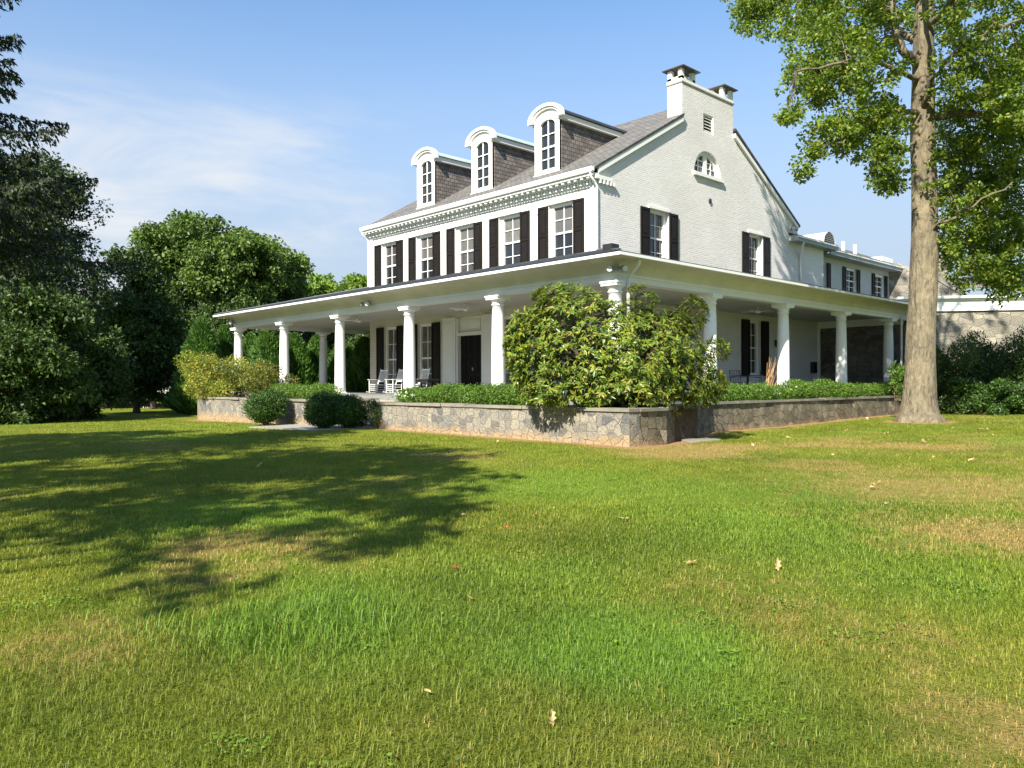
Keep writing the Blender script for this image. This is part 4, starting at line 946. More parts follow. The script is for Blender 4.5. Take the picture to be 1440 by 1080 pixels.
ML['pale'] = m_leaf('pale_leaves', [(0.12, 0.20, 0.03), (0.17, 0.26, 0.045), (0.21, 0.29, 0.06)], .35, .5, .4)
ML['cypress'] = m_leaf('cypress_sprays', [(0.055, 0.125, 0.026), (0.085, 0.175, 0.036), (0.125, 0.22, 0.05)], .2, .55, .8)
ML['spruce'] = m_leaf('spruce_needles', [(0.016, 0.028, 0.013), (0.028, 0.042, 0.018), (0.055, 0.058, 0.028)], .1, .55, .8)
ML['box'] = m_leaf('boxwood_leaves', [(0.022, 0.055, 0.010), (0.04, 0.09, 0.014), (0.07, 0.135, 0.020)], .15, .45, 2.0, .2)
ML['hedge'] = m_leaf('hedge_leaves', [(0.06, 0.13, 0.018), (0.10, 0.185, 0.026), (0.15, 0.235, 0.036)], .3, .45, 2.0, .25)
ML['rhodo'] = m_leaf('rhododendron_leaves', [(0.050, 0.095, 0.014), (0.080, 0.140, 0.019), (0.125, 0.185, 0.026), (0.17, 0.22, 0.030), (0.22, 0.245, 0.036), (0.29, 0.225, 0.04)], .25, .35, 1.2, .25)
ML['gold'] = m_leaf('yellowing_leaves', [(0.10, 0.17, 0.03), (0.19, 0.24, 0.04), (0.30, 0.30, 0.05), (0.45, 0.33, 0.06)], .3, .45, 1.0, .25)
ML['white'] = m_leaf('white_petals', [(0.75, 0.74, 0.70), (0.8, 0.8, 0.78)], .2, .5)
ML['red'] = m_leaf('red_petals', [(0.50, 0.035, 0.02), (0.62, 0.06, 0.03)], .2, .5)
ML['dryleaf'] = m_leaf('dry_leaf', [(0.46, 0.31, 0.15), (0.58, 0.42, 0.23)], .15, .6, 8)
ML['rustleaf'] = m_leaf('rust_leaf', [(0.40, 0.13, 0.045), (0.48, 0.18, 0.06)], .15, .6, 8)
ML['stalk'] = m_paint('dry_stalk', (0.45, 0.26, 0.11), .7, .3, 8)

# the big rhododendron: whorls of long leaves on visible stems
def rhododendron():
    base = np.array([-6.35, -6.05, -.2])
    t = thing('rhododendron_bush', 'huge sprawling rhododendron bush with yellowing leaves at the corner of the stone wall', 'bush', tuple(base))
    r2 = CR[:2] / np.linalg.norm(CR[:2]); f2 = CF[:2] / np.linalg.norm(CF[:2])
    def q(u, y, dd, ru, rv, rd):       # an ellipsoid lobe given by where it stands
        tt = 19.3 + dd; p = CAM + tt * (CF + CR * (u - 720) / FPX); return (p[0], p[1], hgt(y, tt), ru * tt / FPX, rd, rv * tt / FPX)
    lobes = [q(812, 496, 0, 100, 84, 1.6), q(890, 506, -.1, 84, 66, 1.5), q(755, 478, 0, 44, 48, 1.0), q(800, 428, .1, 50, 28, .9), q(740, 500, 0, 30, 50, .8), q(800, 550, -.4, 74, 30, .9), q(880, 545, -.4, 84, 36, 1.0), q(950, 500, .1, 44, 40, .9),
             q(965, 530, 0, 40, 38, .8), q(1006, 494, .2, 20, 16, .4), q(985, 548, 0, 32, 26, .6), q(902, 424, .1, 22, 22, .5), q(975, 442, .3, 20, 24, .5), q(945, 458, .2, 26, 22, .6), q(724, 485, .1, 15, 28, .4), q(940, 570, -.3, 26, 18, .4), q(1003, 543, .1, 18, 20, .4), q(785, 572, -.6, 24, 10, .4), q(855, 440, .2, 26, 16, .5), q(775, 415, .1, 26, 13, .4)]
    W = []
    for l in lobes:
        n = int(40 + 200 * (l[3] * l[5]) ** .9 * (1.1 + l[4] * .5)); d = rdir(n); k = rng.uniform(.5, 1.0, n) ** .33
        p = np.stack([l[3] * d[:, 0], l[4] * d[:, 1], l[5] * d[:, 2]], -1) * k[:, None]
        W.append(np.stack([l[0] + p[:, 0] * r2[0] + p[:, 1] * f2[0], l[1] + p[:, 0] * r2[1] + p[:, 1] * f2[1], l[2] + p[:, 2]], -1))
    W = np.concatenate(W); W = W[W[:, 2] > -.55]; W = W[(W[:, 2] > -.05) | (W[:, 1] < np.clip(CY + (W[:, 0] + 6.6) * .402, CY, SY) - .1)]
    nw = len(W); cen = base + np.array([0, 0, 1.4]); out = unit(unit(W - cen) + np.array([0, 0, .75]) + rng.normal(0, .25, (nw, 3)))
    per = 9; n = nw * per; o = np.repeat(out, per, 0); a = rng.uniform(0, 2 * np.pi, n) ; ref = unit(np.cross(o, np.array([.3, .2, .9]))); ref2 = np.cross(o, ref)
    rad = ref * np.cos(a)[:, None] + ref2 * np.sin(a)[:, None]; A = unit(rad + o * rng.uniform(-.1, .7, (n, 1)) + np.array([0, 0, -.35])); L = rng.uniform(.10, .18, n)
    C = np.repeat(W, per, 0) + A * (L * .55)[:, None]
    leaf_mesh('foliage', C - base, A, unit(o + rad * .3 + rng.normal(0, .15, (n, 3))), L, L * .33, ML['rhodo'], t, .18)
    m = MB()
    for k in rng.choice(nw, 190, replace=False):
        e = W[k] - base; s = np.array([rng.normal(0, .35), rng.normal(0, .35), 0]); mid = s * .5 + e * .5 + np.array([0, 0, .18 * np.linalg.norm(e[:2])]) + rng.normal(0, .08, 3)
        m.tube([s, s + (mid - s) * .5 + rng.normal(0, .05, 3), mid, e - out[k] * .02], [.035, .026, .018, .008], 5, False)
    m.build('stems', MT['twig'], t)
rng = np.random.default_rng(43)
rhododendron()

def shrub(name, label, cat, base, blobs, n, leaf, mleaf, group=None, stems=8, skin=.75, lw=.6, upb=.3):
    base = np.array(base, float); t = thing(name, label, cat, tuple(base), 0, group)
    B = np.array(blobs); w = (B[:, 3] * B[:, 4] + B[:, 4] * B[:, 5] + B[:, 3] * B[:, 5]); k = rng.choice(len(B), n, p=w / w.sum()); d = rdir(n)
    rr = rng.uniform(skin ** 3, 1, n) ** (1 / 3) * (1 + .07 * rng.normal(0, 1, n)); P = B[k, :3] + d * rr[:, None] * B[k, 3:]
    ok = P[:, 2] > base[2] + .02; P = P[ok]; d = d[ok]; n = len(P)
    A = unit(d * .6 + rng.normal(0, .7, (n, 3)) + np.array([0, 0, upb])); L = leaf * rng.uniform(.6, 1.35, n)
    leaf_mesh('foliage', P - base, A, unit(d + rng.normal(0, .6, (n, 3))), L, L * lw, mleaf, t)
    m = MB()
    for j in range(stems):
        q = B[rng.integers(len(B))]; e = q[:3] + rdir(1)[0] * q[3:] * .6 - base
        m.tube([(rng.normal(0, .06), rng.normal(0, .06), -.05), e * .5 + rng.normal(0, .03, 3), e], [.022, .015, .006], 5, False)
    m.build('stems', MT['twig'], t); return t
def boxwood(u, t, w, h, label):
    b = at(u, t); c = b + np.array([0, 0, h * .50]); r = w / 2
    bl = [(*c, r * .95, r * .95, h * .47)] + [(c[0] + dx * r, c[1] + dy * r, c[2] + dz * h, r * .55, r * .55, h * .3) for dx, dy, dz in rng.uniform(-.55, .55, (9, 3)) * np.array([1, 1, .35])]
    return shrub('clipped_shrub', label, 'shrub', b, bl, 20000, .055, ML['box'], 'clipped shrubs beside the entrance steps', 16, .72)
boxwood(373, 28.1, 1.66, 1.30, 'rounded clipped shrub standing alone left of the steps')
boxwood(457, 24.9, 1.3, 1.22, 'dark rounded clipped shrub directly in front of the steps')
boxwood(491, 24.9, 1.2, 1.12, 'dark clipped shrub touching the right side of the shrub in front of the steps')
b = at(529, 24.6); shrub('small_shrub', 'small dark loose shrub against the stone wall end right of the steps', 'shrub', b, [(b[0], b[1], b[2] + .45, .28, .28, .45), (b[0] - .1, b[1] + .1, b[2] + .7, .2, .2, .25)], 2600, .05, ML['dark'], None, 8, .3)
# clipped hedge in the front bed
def hedge_blobs(x0, y0, x1, y1, w, z0, z1, step=.45):
    n = max(2, int(math.hypot(x1 - x0, y1 - y0) / step)); out = []
    for k in range(n + 1):
        f = k / n; out.append((x0 + (x1 - x0) * f + rng.normal(0, .05), y0 + (y1 - y0) * f + rng.normal(0, .05), (z0 + z1) / 2 + rng.normal(0, .03), w / 2 * rng.uniform(.85, 1.15), w / 2 * rng.uniform(.9, 1.2), (z1 - z0) / 2 * rng.uniform(.9, 1.1)))
    return out
for (ya, yb, z1, lab) in [(2.0, .3, .36, 'low clipped hedge length in the front bed nearest the steps'), (.2, -1.7, .46, 'low clipped hedge length in the front bed below the double door'), (-1.8, -3.7, .44, 'low clipped hedge length in the front bed running under the big bush')]:
    shrub('hedge', lab, 'hedge', (-6.9, (ya + yb) / 2, -.2), hedge_blobs(-6.9, ya, -6.9, yb, .95, -.25, z1), 15000, .05, ML['hedge'], 'low hedges in the porch beds', 18, .6)
shrub('hedge', 'low green hedge on the bed behind the left clipped shrub', 'hedge', (-6.6, 9.2, -.2), hedge_blobs(-6.6, 7.4, -6.7, 11.3, 1.0, -.25, .50), 15000, .055, ML['hedge'], 'low hedges in the porch beds', 18, .6)
for (xa, xb, z1, lab) in [(-1.2, 2.9, .42, 'low bright green shrub beside the dry stalks above the side wall'), (4.0, 7.9, .52, 'low wide green shrub above the side wall between two porch columns'), (8.4, 13.2, .44, 'low spreading green shrub above the side wall next to the big trunk')]:
    shrub('low_shrub', lab, 'shrub', ((xa + xb) / 2, -5.3, -.2), hedge_blobs(xa, -5.3, xb, -5.3, .85, -.25, z1, .6), 11000, .075, ML['hedge'], 'low shrubs in the side bed', 14, .5, .4, .6)
def loose_bush(u, t, wpx, ytop, ybase, lab, mleaf, n=5200, leaf=.10, name='flowering_bush', z=None):
    b = at(u, t, -.2 if z is None else z); R = wpx / 2 * t / FPX; top = hgt(ytop, t); h = top - b[2]
    bl = [(b[0], b[1], b[2] + h * .46, R * .7, R * .7, h * .45)] + [(b[0] + dx * R, b[1] + dy * R, b[2] + h * (.48 + .42 * dz), R * .42, R * .42, h * .22) for dx, dy, dz in rng.uniform(-.95, .95, (13, 3))]
    return shrub(name, lab, 'bush', b, bl, n, leaf, mleaf, None, 14, .35, .45)
loose_bush(307, 35.0, 92, 497, 556, 'golden yellow leaved bush at the far left end of the stone wall', ML['gold'], 11000)
loose_bush(360, 34.6, 80, 502, 556, 'olive green bush with yellow leaves beside the golden bush', m_leaf('olive_leaves', [(0.06, 0.11, 0.02), (0.12, 0.15, 0.03), (0.26, 0.2, 0.04)], .3), 8000)
# dry stalks
t = thing('dry_stalks', 'bundle of bare tan stalks leaning right beside a porch column', 'dry stalks', (2.55, -5.25, .0)); m = MB()
for k in range(13):
    a = rng.uniform(.2, .85) ; L = rng.uniform(.85, 1.4); y0 = rng.uniform(-.1, .1); x0 = rng.uniform(-.12, .1); m.tube([(x0, y0, 0), (x0 + L * math.sin(a) * .4, y0 + rng.normal(0, .04), L * .5), (x0 + L * math.sin(a), y0 + rng.normal(0, .08), L * math.cos(a) + .1)], [.011, .010, .005], 5)
m.build('stalk', ML['stalk'], t)
def blossoms(name, lab, cat, x, y, z, n, spread, mpet, group=None):
    b = np.array([x, y, z - .15]); t = thing(name, lab, cat, tuple(b), 0, group)
    C = np.repeat(rng.normal(0, 1, (n, 3)) * np.array([spread, spread, .07]) + np.array([0, 0, .24]), 6, 0) + rng.normal(0, .018, (n * 6, 3))
    leaf_mesh('petals', C, rng.normal(0, 1, (n * 6, 3)), rng.normal(0, 1, (n * 6, 3)), .045, .04, mpet, t)
    k = n * 12; leaf_mesh('leaves', rng.normal(0, 1, (k, 3)) * np.array([spread * 1.3, spread * 1.3, .08]) + np.array([0, 0, .1]), rng.normal(0, 1, (k, 3)), rng.normal(0, 1, (k, 3)) + np.array([0, 0, 1]), .06, .03, ML['hedge'], t)
blossoms('white_flowers', 'white flowers in front of the low hedge beside the steps', 'flowers', -7.45, 1.55, .05, 12, .2, ML['white'])
blossoms('white_flowers', 'white flowers under the right edge of the big bush', 'flowers', -1.9, -5.45, .1, 14, .2, ML['white'])
blossoms('white_flowers', 'white flowers at the foot of the column beside the dry stalks', 'flowers', 3.75, -5.45, .12, 7, .14, ML['white'])
blossoms('red_flowers', 'small red flowers on the wall top under the left part of the big bush', 'flowers', -7.5, -4.6, -.12, 10, .14, ML['red'])
blossoms('red_flowers', 'small red flowers on the wall top under the middle of the big bush', 'flowers', -7.5, -6.0, -.12, 14, .2, ML['red'])

# ------------------------------------------------------------------ the oak on the right
def oak():
    base = np.array([TREE[0], TREE[1], ground(TREE[0], TREE[1])]); T0 = 27.2
    t = thing('oak_tree', 'tall oak with a thick pale sunlit trunk in front of the house wing', 'tree', tuple(base))
    def q(u, y, d=0): p = CAM + (T0 + d) * (CF + CR * (u - 720) / FPX + CU * (540 - y) / FPX); return p - base
    m = MB(); pr = .97
    trunk = [(1293, 608, .72), (1293, 592, .74), (1292, 580, .61), (1293, 560, .53), (1295, 520, .49), (1296, 470, .46), (1298, 420, .445), (1300, 350, .43), (1299, 280, .41), (1298, 200, .39), (1298, 160, .38), (1299, 90, .34), (1300, 20, .31), (1301, -60, .27), (1304, -150, .2), (1302, -240, .1)]
    # lumpy trunk
    vs = []; n = 26
    zz = []
    for i in range(len(trunk) - 1):
        for k in range(6): f = k / 6; zz.append([trunk[i][j] * (1 - f) + trunk[i + 1][j] * f for j in range(3)])
    zz.append(trunk[-1])
    fs = []
    for i, (u, y, r) in enumerate(zz):
        c = q(u, y)
        fl = max(0, (y - 560) / 40.0)
        for k in range(n):
            a = 2 * math.pi * k / n
            rr = r * (1 + .05 * math.sin(3 * a + c[2] * .7) + .03 * math.sin(7 * a - c[2] * 1.9) + .035 * (fbm(np.array([a * 2 + 10.]), np.array([c[2] * 1.3]), 4)[0] - .5) * 2 + .42 * fl * fl * (math.sin(2.5 * a + .7) ** 4) * (1 if y < 606 else 1.1))
            vs.append((c[0] + rr * math.cos(a), c[1] + rr * math.sin(a), c[2]))
    for i in range(len(zz) - 1):
        for k in range(n): fs.append((i * n + k, i * n + (k + 1) % n, (i + 1) * n + (k + 1) % n, (i + 1) * n + k))
    m.add(vs, fs, True)
    limbs = [([(1298, 168, 0), (1350, 160, -.6), (1400, 165, -1.2), (1470, 178, -1.8), (1540, 175, -2.4)], .17, .06),
             ([(1296, 158, 0), (1262, 158, -.8), (1225, 172, -1.6), (1190, 195, -2.2), (1165, 205, -2.6)], .11, .02),
             ([(1298, 152, -.2), (1312, 110, -1.2), (1345, 70, -2.0), (1400, 40, -2.8), (1450, 25, -3.4)], .10, .03),
             ([(1296, 90, 0), (1272, 78, -.3), (1259, 50, -.4), (1257, 10, -.2), (1250, -60, .3)], .16, .09),
             ([(1297, 60, 0), (1240, 30, 1.5), (1180, 10, 2.5), (1110, 0, 3.0), (1040, -5, 3.2)], .13, .03), ([(1299, 40, 0), (1350, -10, -2), (1400, -60, -3.5), (1450, -90, -5)], .12, .03),
             ([(1298, 110, 0), (1235, 95, -1.5), (1180, 90, -2.6), (1120, 100, -3.4)], .09, .02), ([(1300, 250, 0), (1340, 270, 1), (1390, 260, 1.6), (1440, 235, 2.2), (1500, 230, 2.6)], .09, .03),
             ([(1299, 330, 0), (1330, 310, -.8), (1370, 290, -1.4), (1425, 255, -2)], .06, .02), ([(1296, 190, 0), (1260, 225, -1), (1245, 250, -1.5)], .05, .015), ([(1299, -40, 0), (1240, -120, 2), (1150, -170, 3)], .12, .04), ([(1300, -60, 0), (1340, -150, 2), (1420, -200, 3)], .12, .04),
             ([(1299, -20, 0), (1300, -90, -2.5), (1310, -130, -4.5)], .12, .04), ([(1299, 0, 0), (1320, -60, 3), (1330, -80, 5)], .12, .04)]
    nodes = []
    for pts, r0, r1 in limbs:
        p = [q(*a) for a in pts]; k = len(p)
        fine = []
        for i in range(k - 1):
            for s in range(4): f = s / 4; fine.append(p[i] * (1 - f) + p[i + 1] * f + rng.normal(0, .05, 3) * (0 if (i == 0 and s == 0) else 1))
        fine.append(p[-1]); m.tube(fine, list(np.linspace(r0, r1, len(fine))), 8); nodes += [(a, r0) for a in fine[3:]]
    nd = np.array([a for a, _ in nodes])
    # foliage masses: (u, y, depth, half width px, half height px, half depth m, weight)
    G = [(1110, 20, 2, 75, 34, 1.6, 1.0), (1065, 5, 3, 45, 22, 1.0, .7), (1170, 60, 0, 60, 50, 2.4, 1.0), (1150, 115, -1.5, 45, 36, 1.5, .8), (1215, 110, -1, 60, 60, 2.4, 1.1), (1250, 30, 1, 60, 50, 2.4, .8), (1205, 10, 2, 60, 40, 2, .9),
         (1340, 40, -1, 60, 60, 2.4, .7), (1400, 70, -1, 60, 60, 2.6, 1.0), (1370, 120, -1, 60, 44, 2.0, .8), (1430, 130, -2, 50, 46, 2, .9), (1235, 160, -1, 50, 30, 1.4, .7), (1175, 185, -2.3, 34, 22, .8, .35), (1115, 158, -3, 18, 14, .5, .16), (1145, 212, -2.6, 18, 14, .45, .14), (1130, 240, -2.6, 13, 10, .35, .08),
         (1215, 205, -1.5, 40, 24, 1, .4), (1255, 222, -1.5, 28, 26, .8, .35), (1237, 255, -1.6, 16, 14, .5, .16), (1262, 262, -1.2, 10, 10, .4, .08), (1340, 205, .5, 46, 46, 1.8, .8), (1400, 220, 1, 60, 50, 2.2, 1.2), (1360, 280, .5, 44, 50, 1.8, 1.1), (1420, 300, 1.5, 48, 50, 2, 1.2), (1335, 345, 0, 20, 40, 1.0, .5), (1395, 350, 1.5, 48, 44, 1.6, 1.2), (1420, 392, 2, 38, 34, 1.4, .9), (1350, 390, 1, 20, 20, .8, .14), (1425, 180, 0, 30, 34, 1.6, .5), (1315, 250, -.5, 18, 34, .6, .2), (1290, 290, -.6, 16, 14, .3, .05), (1310, 120, -1, 20, 40, .8, .2),
         (1270, -60, 0, 170, 60, 4.5, 1.6), (1420, -40, -1, 130, 80, 4, 1.5), (1500, 80, -1, 80, 110, 3, 1.3), (1510, 260, 1, 60, 110, 2.6, 1.0), (1150, -110, 1.5, 120, 70, 3.5, 1.2), (1300, -180, 0, 150, 90, 5, 1.4), (1310, -90, -4, 110, 60, 2.5, 1.0), (1320, -60, 5, 110, 80, 2.5, 1.0)]
    P = []
    for u, y, d, ru, ry, rd, w in G:
        k = int(w * 84); e = rng.normal(0, .55, (k, 3)); nn = np.linalg.norm(e, axis=1, keepdims=True); e = np.where(nn > 1.15, e / nn * 1.1, e)
        for a, b, c in e:
            uu, yy, dd_ = u + a * ru, y + b * ry, d + c * rd
            if abs(uu - 1299) < 24 and dd_ < .3 and rng.uniform() < .8: continue      # the trunk stays open to view
            P.append(q(uu, yy, dd_))
    P = np.array(P)
    # twigs from the nearest wood to each leaf cluster
    order = rng.permutation(len(P))[:700]
    trn = np.array([q(u, y) for u, y, r in zz if y < 420])
    allw = np.concatenate([nd, trn])
    for j in order:
        dd = np.linalg.norm(allw - P[j], axis=1); s = allw[np.argmin(dd + np.where(np.arange(len(allw)) >= len(nd), .8, 0))]
        if np.linalg.norm(s - P[j]) > 1.9: continue
        mid = (s + P[j]) / 2 + np.array([0, 0, .1 * dd.min()]) + rng.normal(0, .06, 3); m.tube([s, mid, P[j]], [.022, .015, .006], 4, False)
    m.build('trunk', MT['bark'], t)
    C, D = clumps(P, 46, rng.uniform(.22, .46, len(P)), .7); n = len(C)
    A = unit(D * 1.5 + rng.normal(0, .25, (n, 3)) + np.array([0, 0, -.12])); Nn = unit(rng.normal(0, .6, (n, 3)) + np.array([0, 0, 1.0])); L = rng.uniform(.10, .18, n)
    leaf_mesh('crown', C, A, Nn, L, L * .62, ML['oak'], t, .15)
rng = np.random.default_rng(44)
oak()
rng = np.random.default_rng(45)

# ------------------------------------------------------------------ conifers and background trees
def spruce(base, h, rmax, label, clear=.6, nb=150, group=None, name='spruce_tree'):
    base = np.array(base, float); t = thing(name, label, 'tree', tuple(base), 0, group)
    m = MB().tube([(0, 0, -.3), (0, 0, h * .5), (0, 0, h)], [.28, .16, .02], 10); C, A = [], []
    for k in range(nb):
        f = (k + .5) / nb; z = clear + (h - clear) * f ** 1.05; R = rmax * (1 - f) ** .8 * rng.uniform(.75, 1.12) + .12; a = k * 2.39996 + rng.normal(0, .2)
        d = np.array([math.cos(a), math.sin(a), 0]); s = np.linspace(0, 1, 9)
        pts = np.outer(s * R, d) + np.array([0, 0, z]); pts[:, 2] += R * (-.28 * s + .16 * s ** 3) - .02
        m.tube([tuple(p) for p in pts[::2]], [.035, .028, .02, .012, .005], 5, False)
        side = np.array([-d[1], d[0], 0])
        for s_ in np.linspace(.12, 1.0, int(9 + R * 9)):
            p = d * s_ * R + np.array([0, 0, z + R * (-.28 * s_ + .16 * s_ ** 3)])
            wd = .42 * R * (1 - s_) ** .7 * .8 + .12
            for sg in (-1, 1):
                L = wd * rng.uniform(.6, 1.2); dirv = unit(side * sg * .8 + d * .5 + np.array([0, 0, rng.uniform(-.75, -.25)])); nn = int(5 + L * 26)
                ss = rng.uniform(0, 1, nn); q_ = p + np.outer(ss * L, dirv) ; q_[:, 2] -= ss ** 2 * L * .35
                C.append(q_ + rng.normal(0, .02, (nn, 3))); A.append(unit(dirv + rng.normal(0, .5, (nn, 3)) + np.array([0, 0, -.35])))
    C = np.concatenate(C); A = np.concatenate(A); n = len(C); L = rng.uniform(.07, .15, n)
    leaf_mesh('needles', C, A, rng.normal(0, 1, (n, 3)), L, L * .34, ML['spruce'], t, .1); m.build('trunk', MT['bark_dark'], t)
rng = np.random.default_rng(41)
spruce(at(-150, 14.0), 13, 3.75, 'dark spruce with drooping branches reaching in at the left edge of the picture', 4.7, 110)
rng = np.random.default_rng(42)
def cypress(u, t_, h, r, label, mleaf=None, n=9500, group='cypress trees behind the porch', name='cypress_tree'):
    b = at(u, t_); t = thing(name, label, 'tree', tuple(b), 0, group); f = rng.uniform(0, 1, n) ** 1.25; z = .15 + (h - .15) * f; a = rng.uniform(0, 2 * np.pi, n)
    lob = 1 + .22 * np.sin(a * 5 + z * 1.7 + u) * np.sin(z * 2.3 + a * 2) ; R = r * (1 - f) ** .62 * np.minimum(1, .55 + f * 4) * lob
    k = R * rng.uniform(.62, 1.08, n) ** .8; P = np.stack([k * np.cos(a), k * np.sin(a), z], -1)
    out = np.stack([np.cos(a), np.sin(a), np.full(n, 1.1)], -1); A = unit(out + rng.normal(0, .35, (n, 3))); L = rng.uniform(.18, .42, n)
    leaf_mesh('foliage', P, A, unit(np.stack([np.cos(a), np.sin(a), np.zeros(n)], -1) + rng.normal(0, .5, (n, 3))), L, L * .3, mleaf or ML['cypress'], t, .12)
    MB().tube([(0, 0, -.2), (0, 0, h * .9)], [.12, .03], 8).build('trunk', MT['bark_dark'], t)
cy = [(284, 44, 447, 1.7, 'tallest pointed green cypress of the row, behind the golden bush'), (316, 46, 458, 1.5, 'slim cypress behind the far left porch column'), (378, 45, 462, 1.9, 'full cypress seen between the first two porch columns from the left'), (352, 50, 470, 1.6, 'cypress tucked behind the two left porch columns'),
      (415, 47, 470, 1.8, 'cypress right behind the second porch column from the left'), (447, 49, 472, 1.7, 'cypress behind the shaded rear porch column'), (482, 47, 480, 1.8, 'cypress behind the third porch column from the left'), (513, 45, 476, 1.7, 'cypress beside the left corner of the house front'), (270, 47, 505, 1.5, 'shortest cypress of the row, at its left end by the wall')]
for u, t_, yt, r, lab in cy: b = at(u, t_); cypress(u, t_, hgt(yt, t_) - b[2], r, lab)
def tree_at(u, t_, ytop, wpx, ylow, name, label, mleaf, nclump, per, leaf, trunk_r, mbark, nb=30, sub=.36, group=None, deep=1.0, rad=None, inner=.5, low=-.5):
    b = at(u, t_); zt = hgt(ytop, t_); zl = hgt(ylow, t_); R = wpx / 2 * t_ / FPX; c = (b[0], b[1], (zt + zl) / 2); r = (R, R * deep, (zt - zl) / 2)
    bl = lumpy(c, np.array(r) * .93, nb, sub, low=low)
    return broadleaf(name, label, 'tree', b, bl, nclump, per, rad or R * .12, leaf, mleaf, max(.8, zl - b[2] + .6), trunk_r, mbark, group, inner=inner)
GB = 'trees beyond the left side of the lawn'
tree_at(296, 62, 300, 226, 500, 'maple_tree', 'large round crowned green tree left of the house roof', ML['mid'], 1500, 34, .34, .35, MT['bark_dark'], 46, .32, GB, rad=.75)
tree_at(35, 40, 196, 205, 560, 'deciduous_tree', 'tall feathery dark tree at the far left behind the spruce', ML['feather'], 2100, 30, .2, .3, MT['bark_dark'], 60, .34, GB, rad=.55, low=-.95)
tree_at(192, 48, 345, 100, 612, 'deciduous_tree', 'dark narrow tree between the tall left tree and the round tree', ML['dark'], 1500, 28, .24, .2, MT['bark_dark'], 40, .4, GB, rad=.55, low=-.97)
tree_at(20, 34, 395, 190, 640, 'deciduous_tree', 'low dark tree with branches to the ground at the left edge', ML['dark'], 1500, 30, .2, .18, MT['bark_dark'], 44, .36, GB, rad=.5, low=-.97)
tree_at(100, 38, 415, 135, 634, 'deciduous_tree', 'low dark tree right of the one at the left edge', ML['dark'], 1200, 30, .2, .16, MT['bark_dark'], 40, .36, GB, rad=.5, low=-.97)
tree_at(395, 66, 345, 90, 480, 'deciduous_tree', 'dark green tree filling in at the right shoulder of the round tree', ML['mid'], 450, 30, .34, .2, MT['bark_dark'], 24, .4, GB, rad=.7)
tree_at(215, 56, 415, 150, 560, 'deciduous_tree', 'dark low canopy tree in front of the round tree', ML['dark'], 800, 30, .28, .25, MT['bark_dark'], 30, .38, GB, rad=.65)
tree_at(330, 58, 430, 150, 540, 'deciduous_tree', 'dark low canopy tree behind the golden bush and cypresses', ML['dark'], 700, 30, .28, .25, MT['bark_dark'], 30, .38, GB, rad=.65)
tree_at(150, 60, 440, 160, 566, 'deciduous_tree', 'shaded canopy tree above the far parked cars', ML['dark'], 700, 28, .3, .25, MT['bark_dark'], 30, .38, GB, rad=.65)
tree_at(290, 76, 400, 290, 560, 'deciduous_tree', 'dark tree closing the gap under the round crowned tree', ML['dark'], 800, 28, .4, .25, MT['bark_dark'], 34, .4, GB, rad=.9, low=-.9)
tree_at(452, 95, 380, 62, 470, 'deciduous_tree', 'sunlit pale green tree above the porch roof, left of the second one', ML['pale'], 320, 30, .45, .2, MT['bark_dark'], 18, .42, GB, rad=.8)
tree_at(502, 100, 388, 70, 470, 'deciduous_tree', 'sunlit pale green tree above the porch roof nearest the house', ML['pale'], 320, 30, .45, .2, MT['bark_dark'], 18, .42, GB, rad=.8)
for i, (u, t_, yt, w, lab) in enumerate([(440, 70, 440, 120, 'dark tree behind the cypresses under the porch roof'), (510, 68, 445, 110, 'dark tree beside the house corner behind the cypresses'), (255, 64, 470, 110, 'dark undergrowth tree behind the left cypress'), (60, 56, 470, 160, 'dark tree deep behind the low trees at the left edge')]):
    tree_at(u, t_, yt, w, 565, 'deciduous_tree', lab, ML['dark'], 420, 28, .32, .2, MT['bark_dark'], 24, .4, GB, rad=.7)
for u, t_, yt, w, lab in [(168, 66, 553, 44, 'dark undergrowth bush in the shade under the left trees'), (238, 64, 550, 60, 'dark undergrowth bush between the pale young tree and the cypresses'), (120, 62, 548, 46, 'dark undergrowth bush right of the low trees at the left edge')]:
    bb = at(u, t_); loose_bush(u, t_, w, yt, 580, lab, ML['dark'], 2600, .22, 'undergrowth_bush', bb[2])
# bare trunks standing in the shade at the left, a pale multi-stemmed one among them
b = at(206, 58); t = thing('young_tree', 'pale multi-stemmed young tree in the shade left of the golden bush', 'tree', tuple(b)); m = MB()
for dx, h in ((-.9, 3.4), (-.25, 3.6), (.5, 3.2), (.9, 2.6), (-.5, 2.0)): m.tube([(dx * .15, 0, -.2), (dx * .4, .1, h * .45), (dx * .95, .2, h)], [.09, .07, .03], 7)
m.build('trunk', MT['bark_pale'], t)
P = np.concatenate([rng.normal(0, 1, (60, 3)) * np.array([1.1, 1.1, .5]) + np.array([0, 0, 4.0])]); C, D = clumps(P, 20, .4); leaf_mesh('crown', C, rng.normal(0, 1, C.shape), rng.normal(0, 1, C.shape) + np.array([0, 0, 1]), .2, .12, ML['dark'], t)

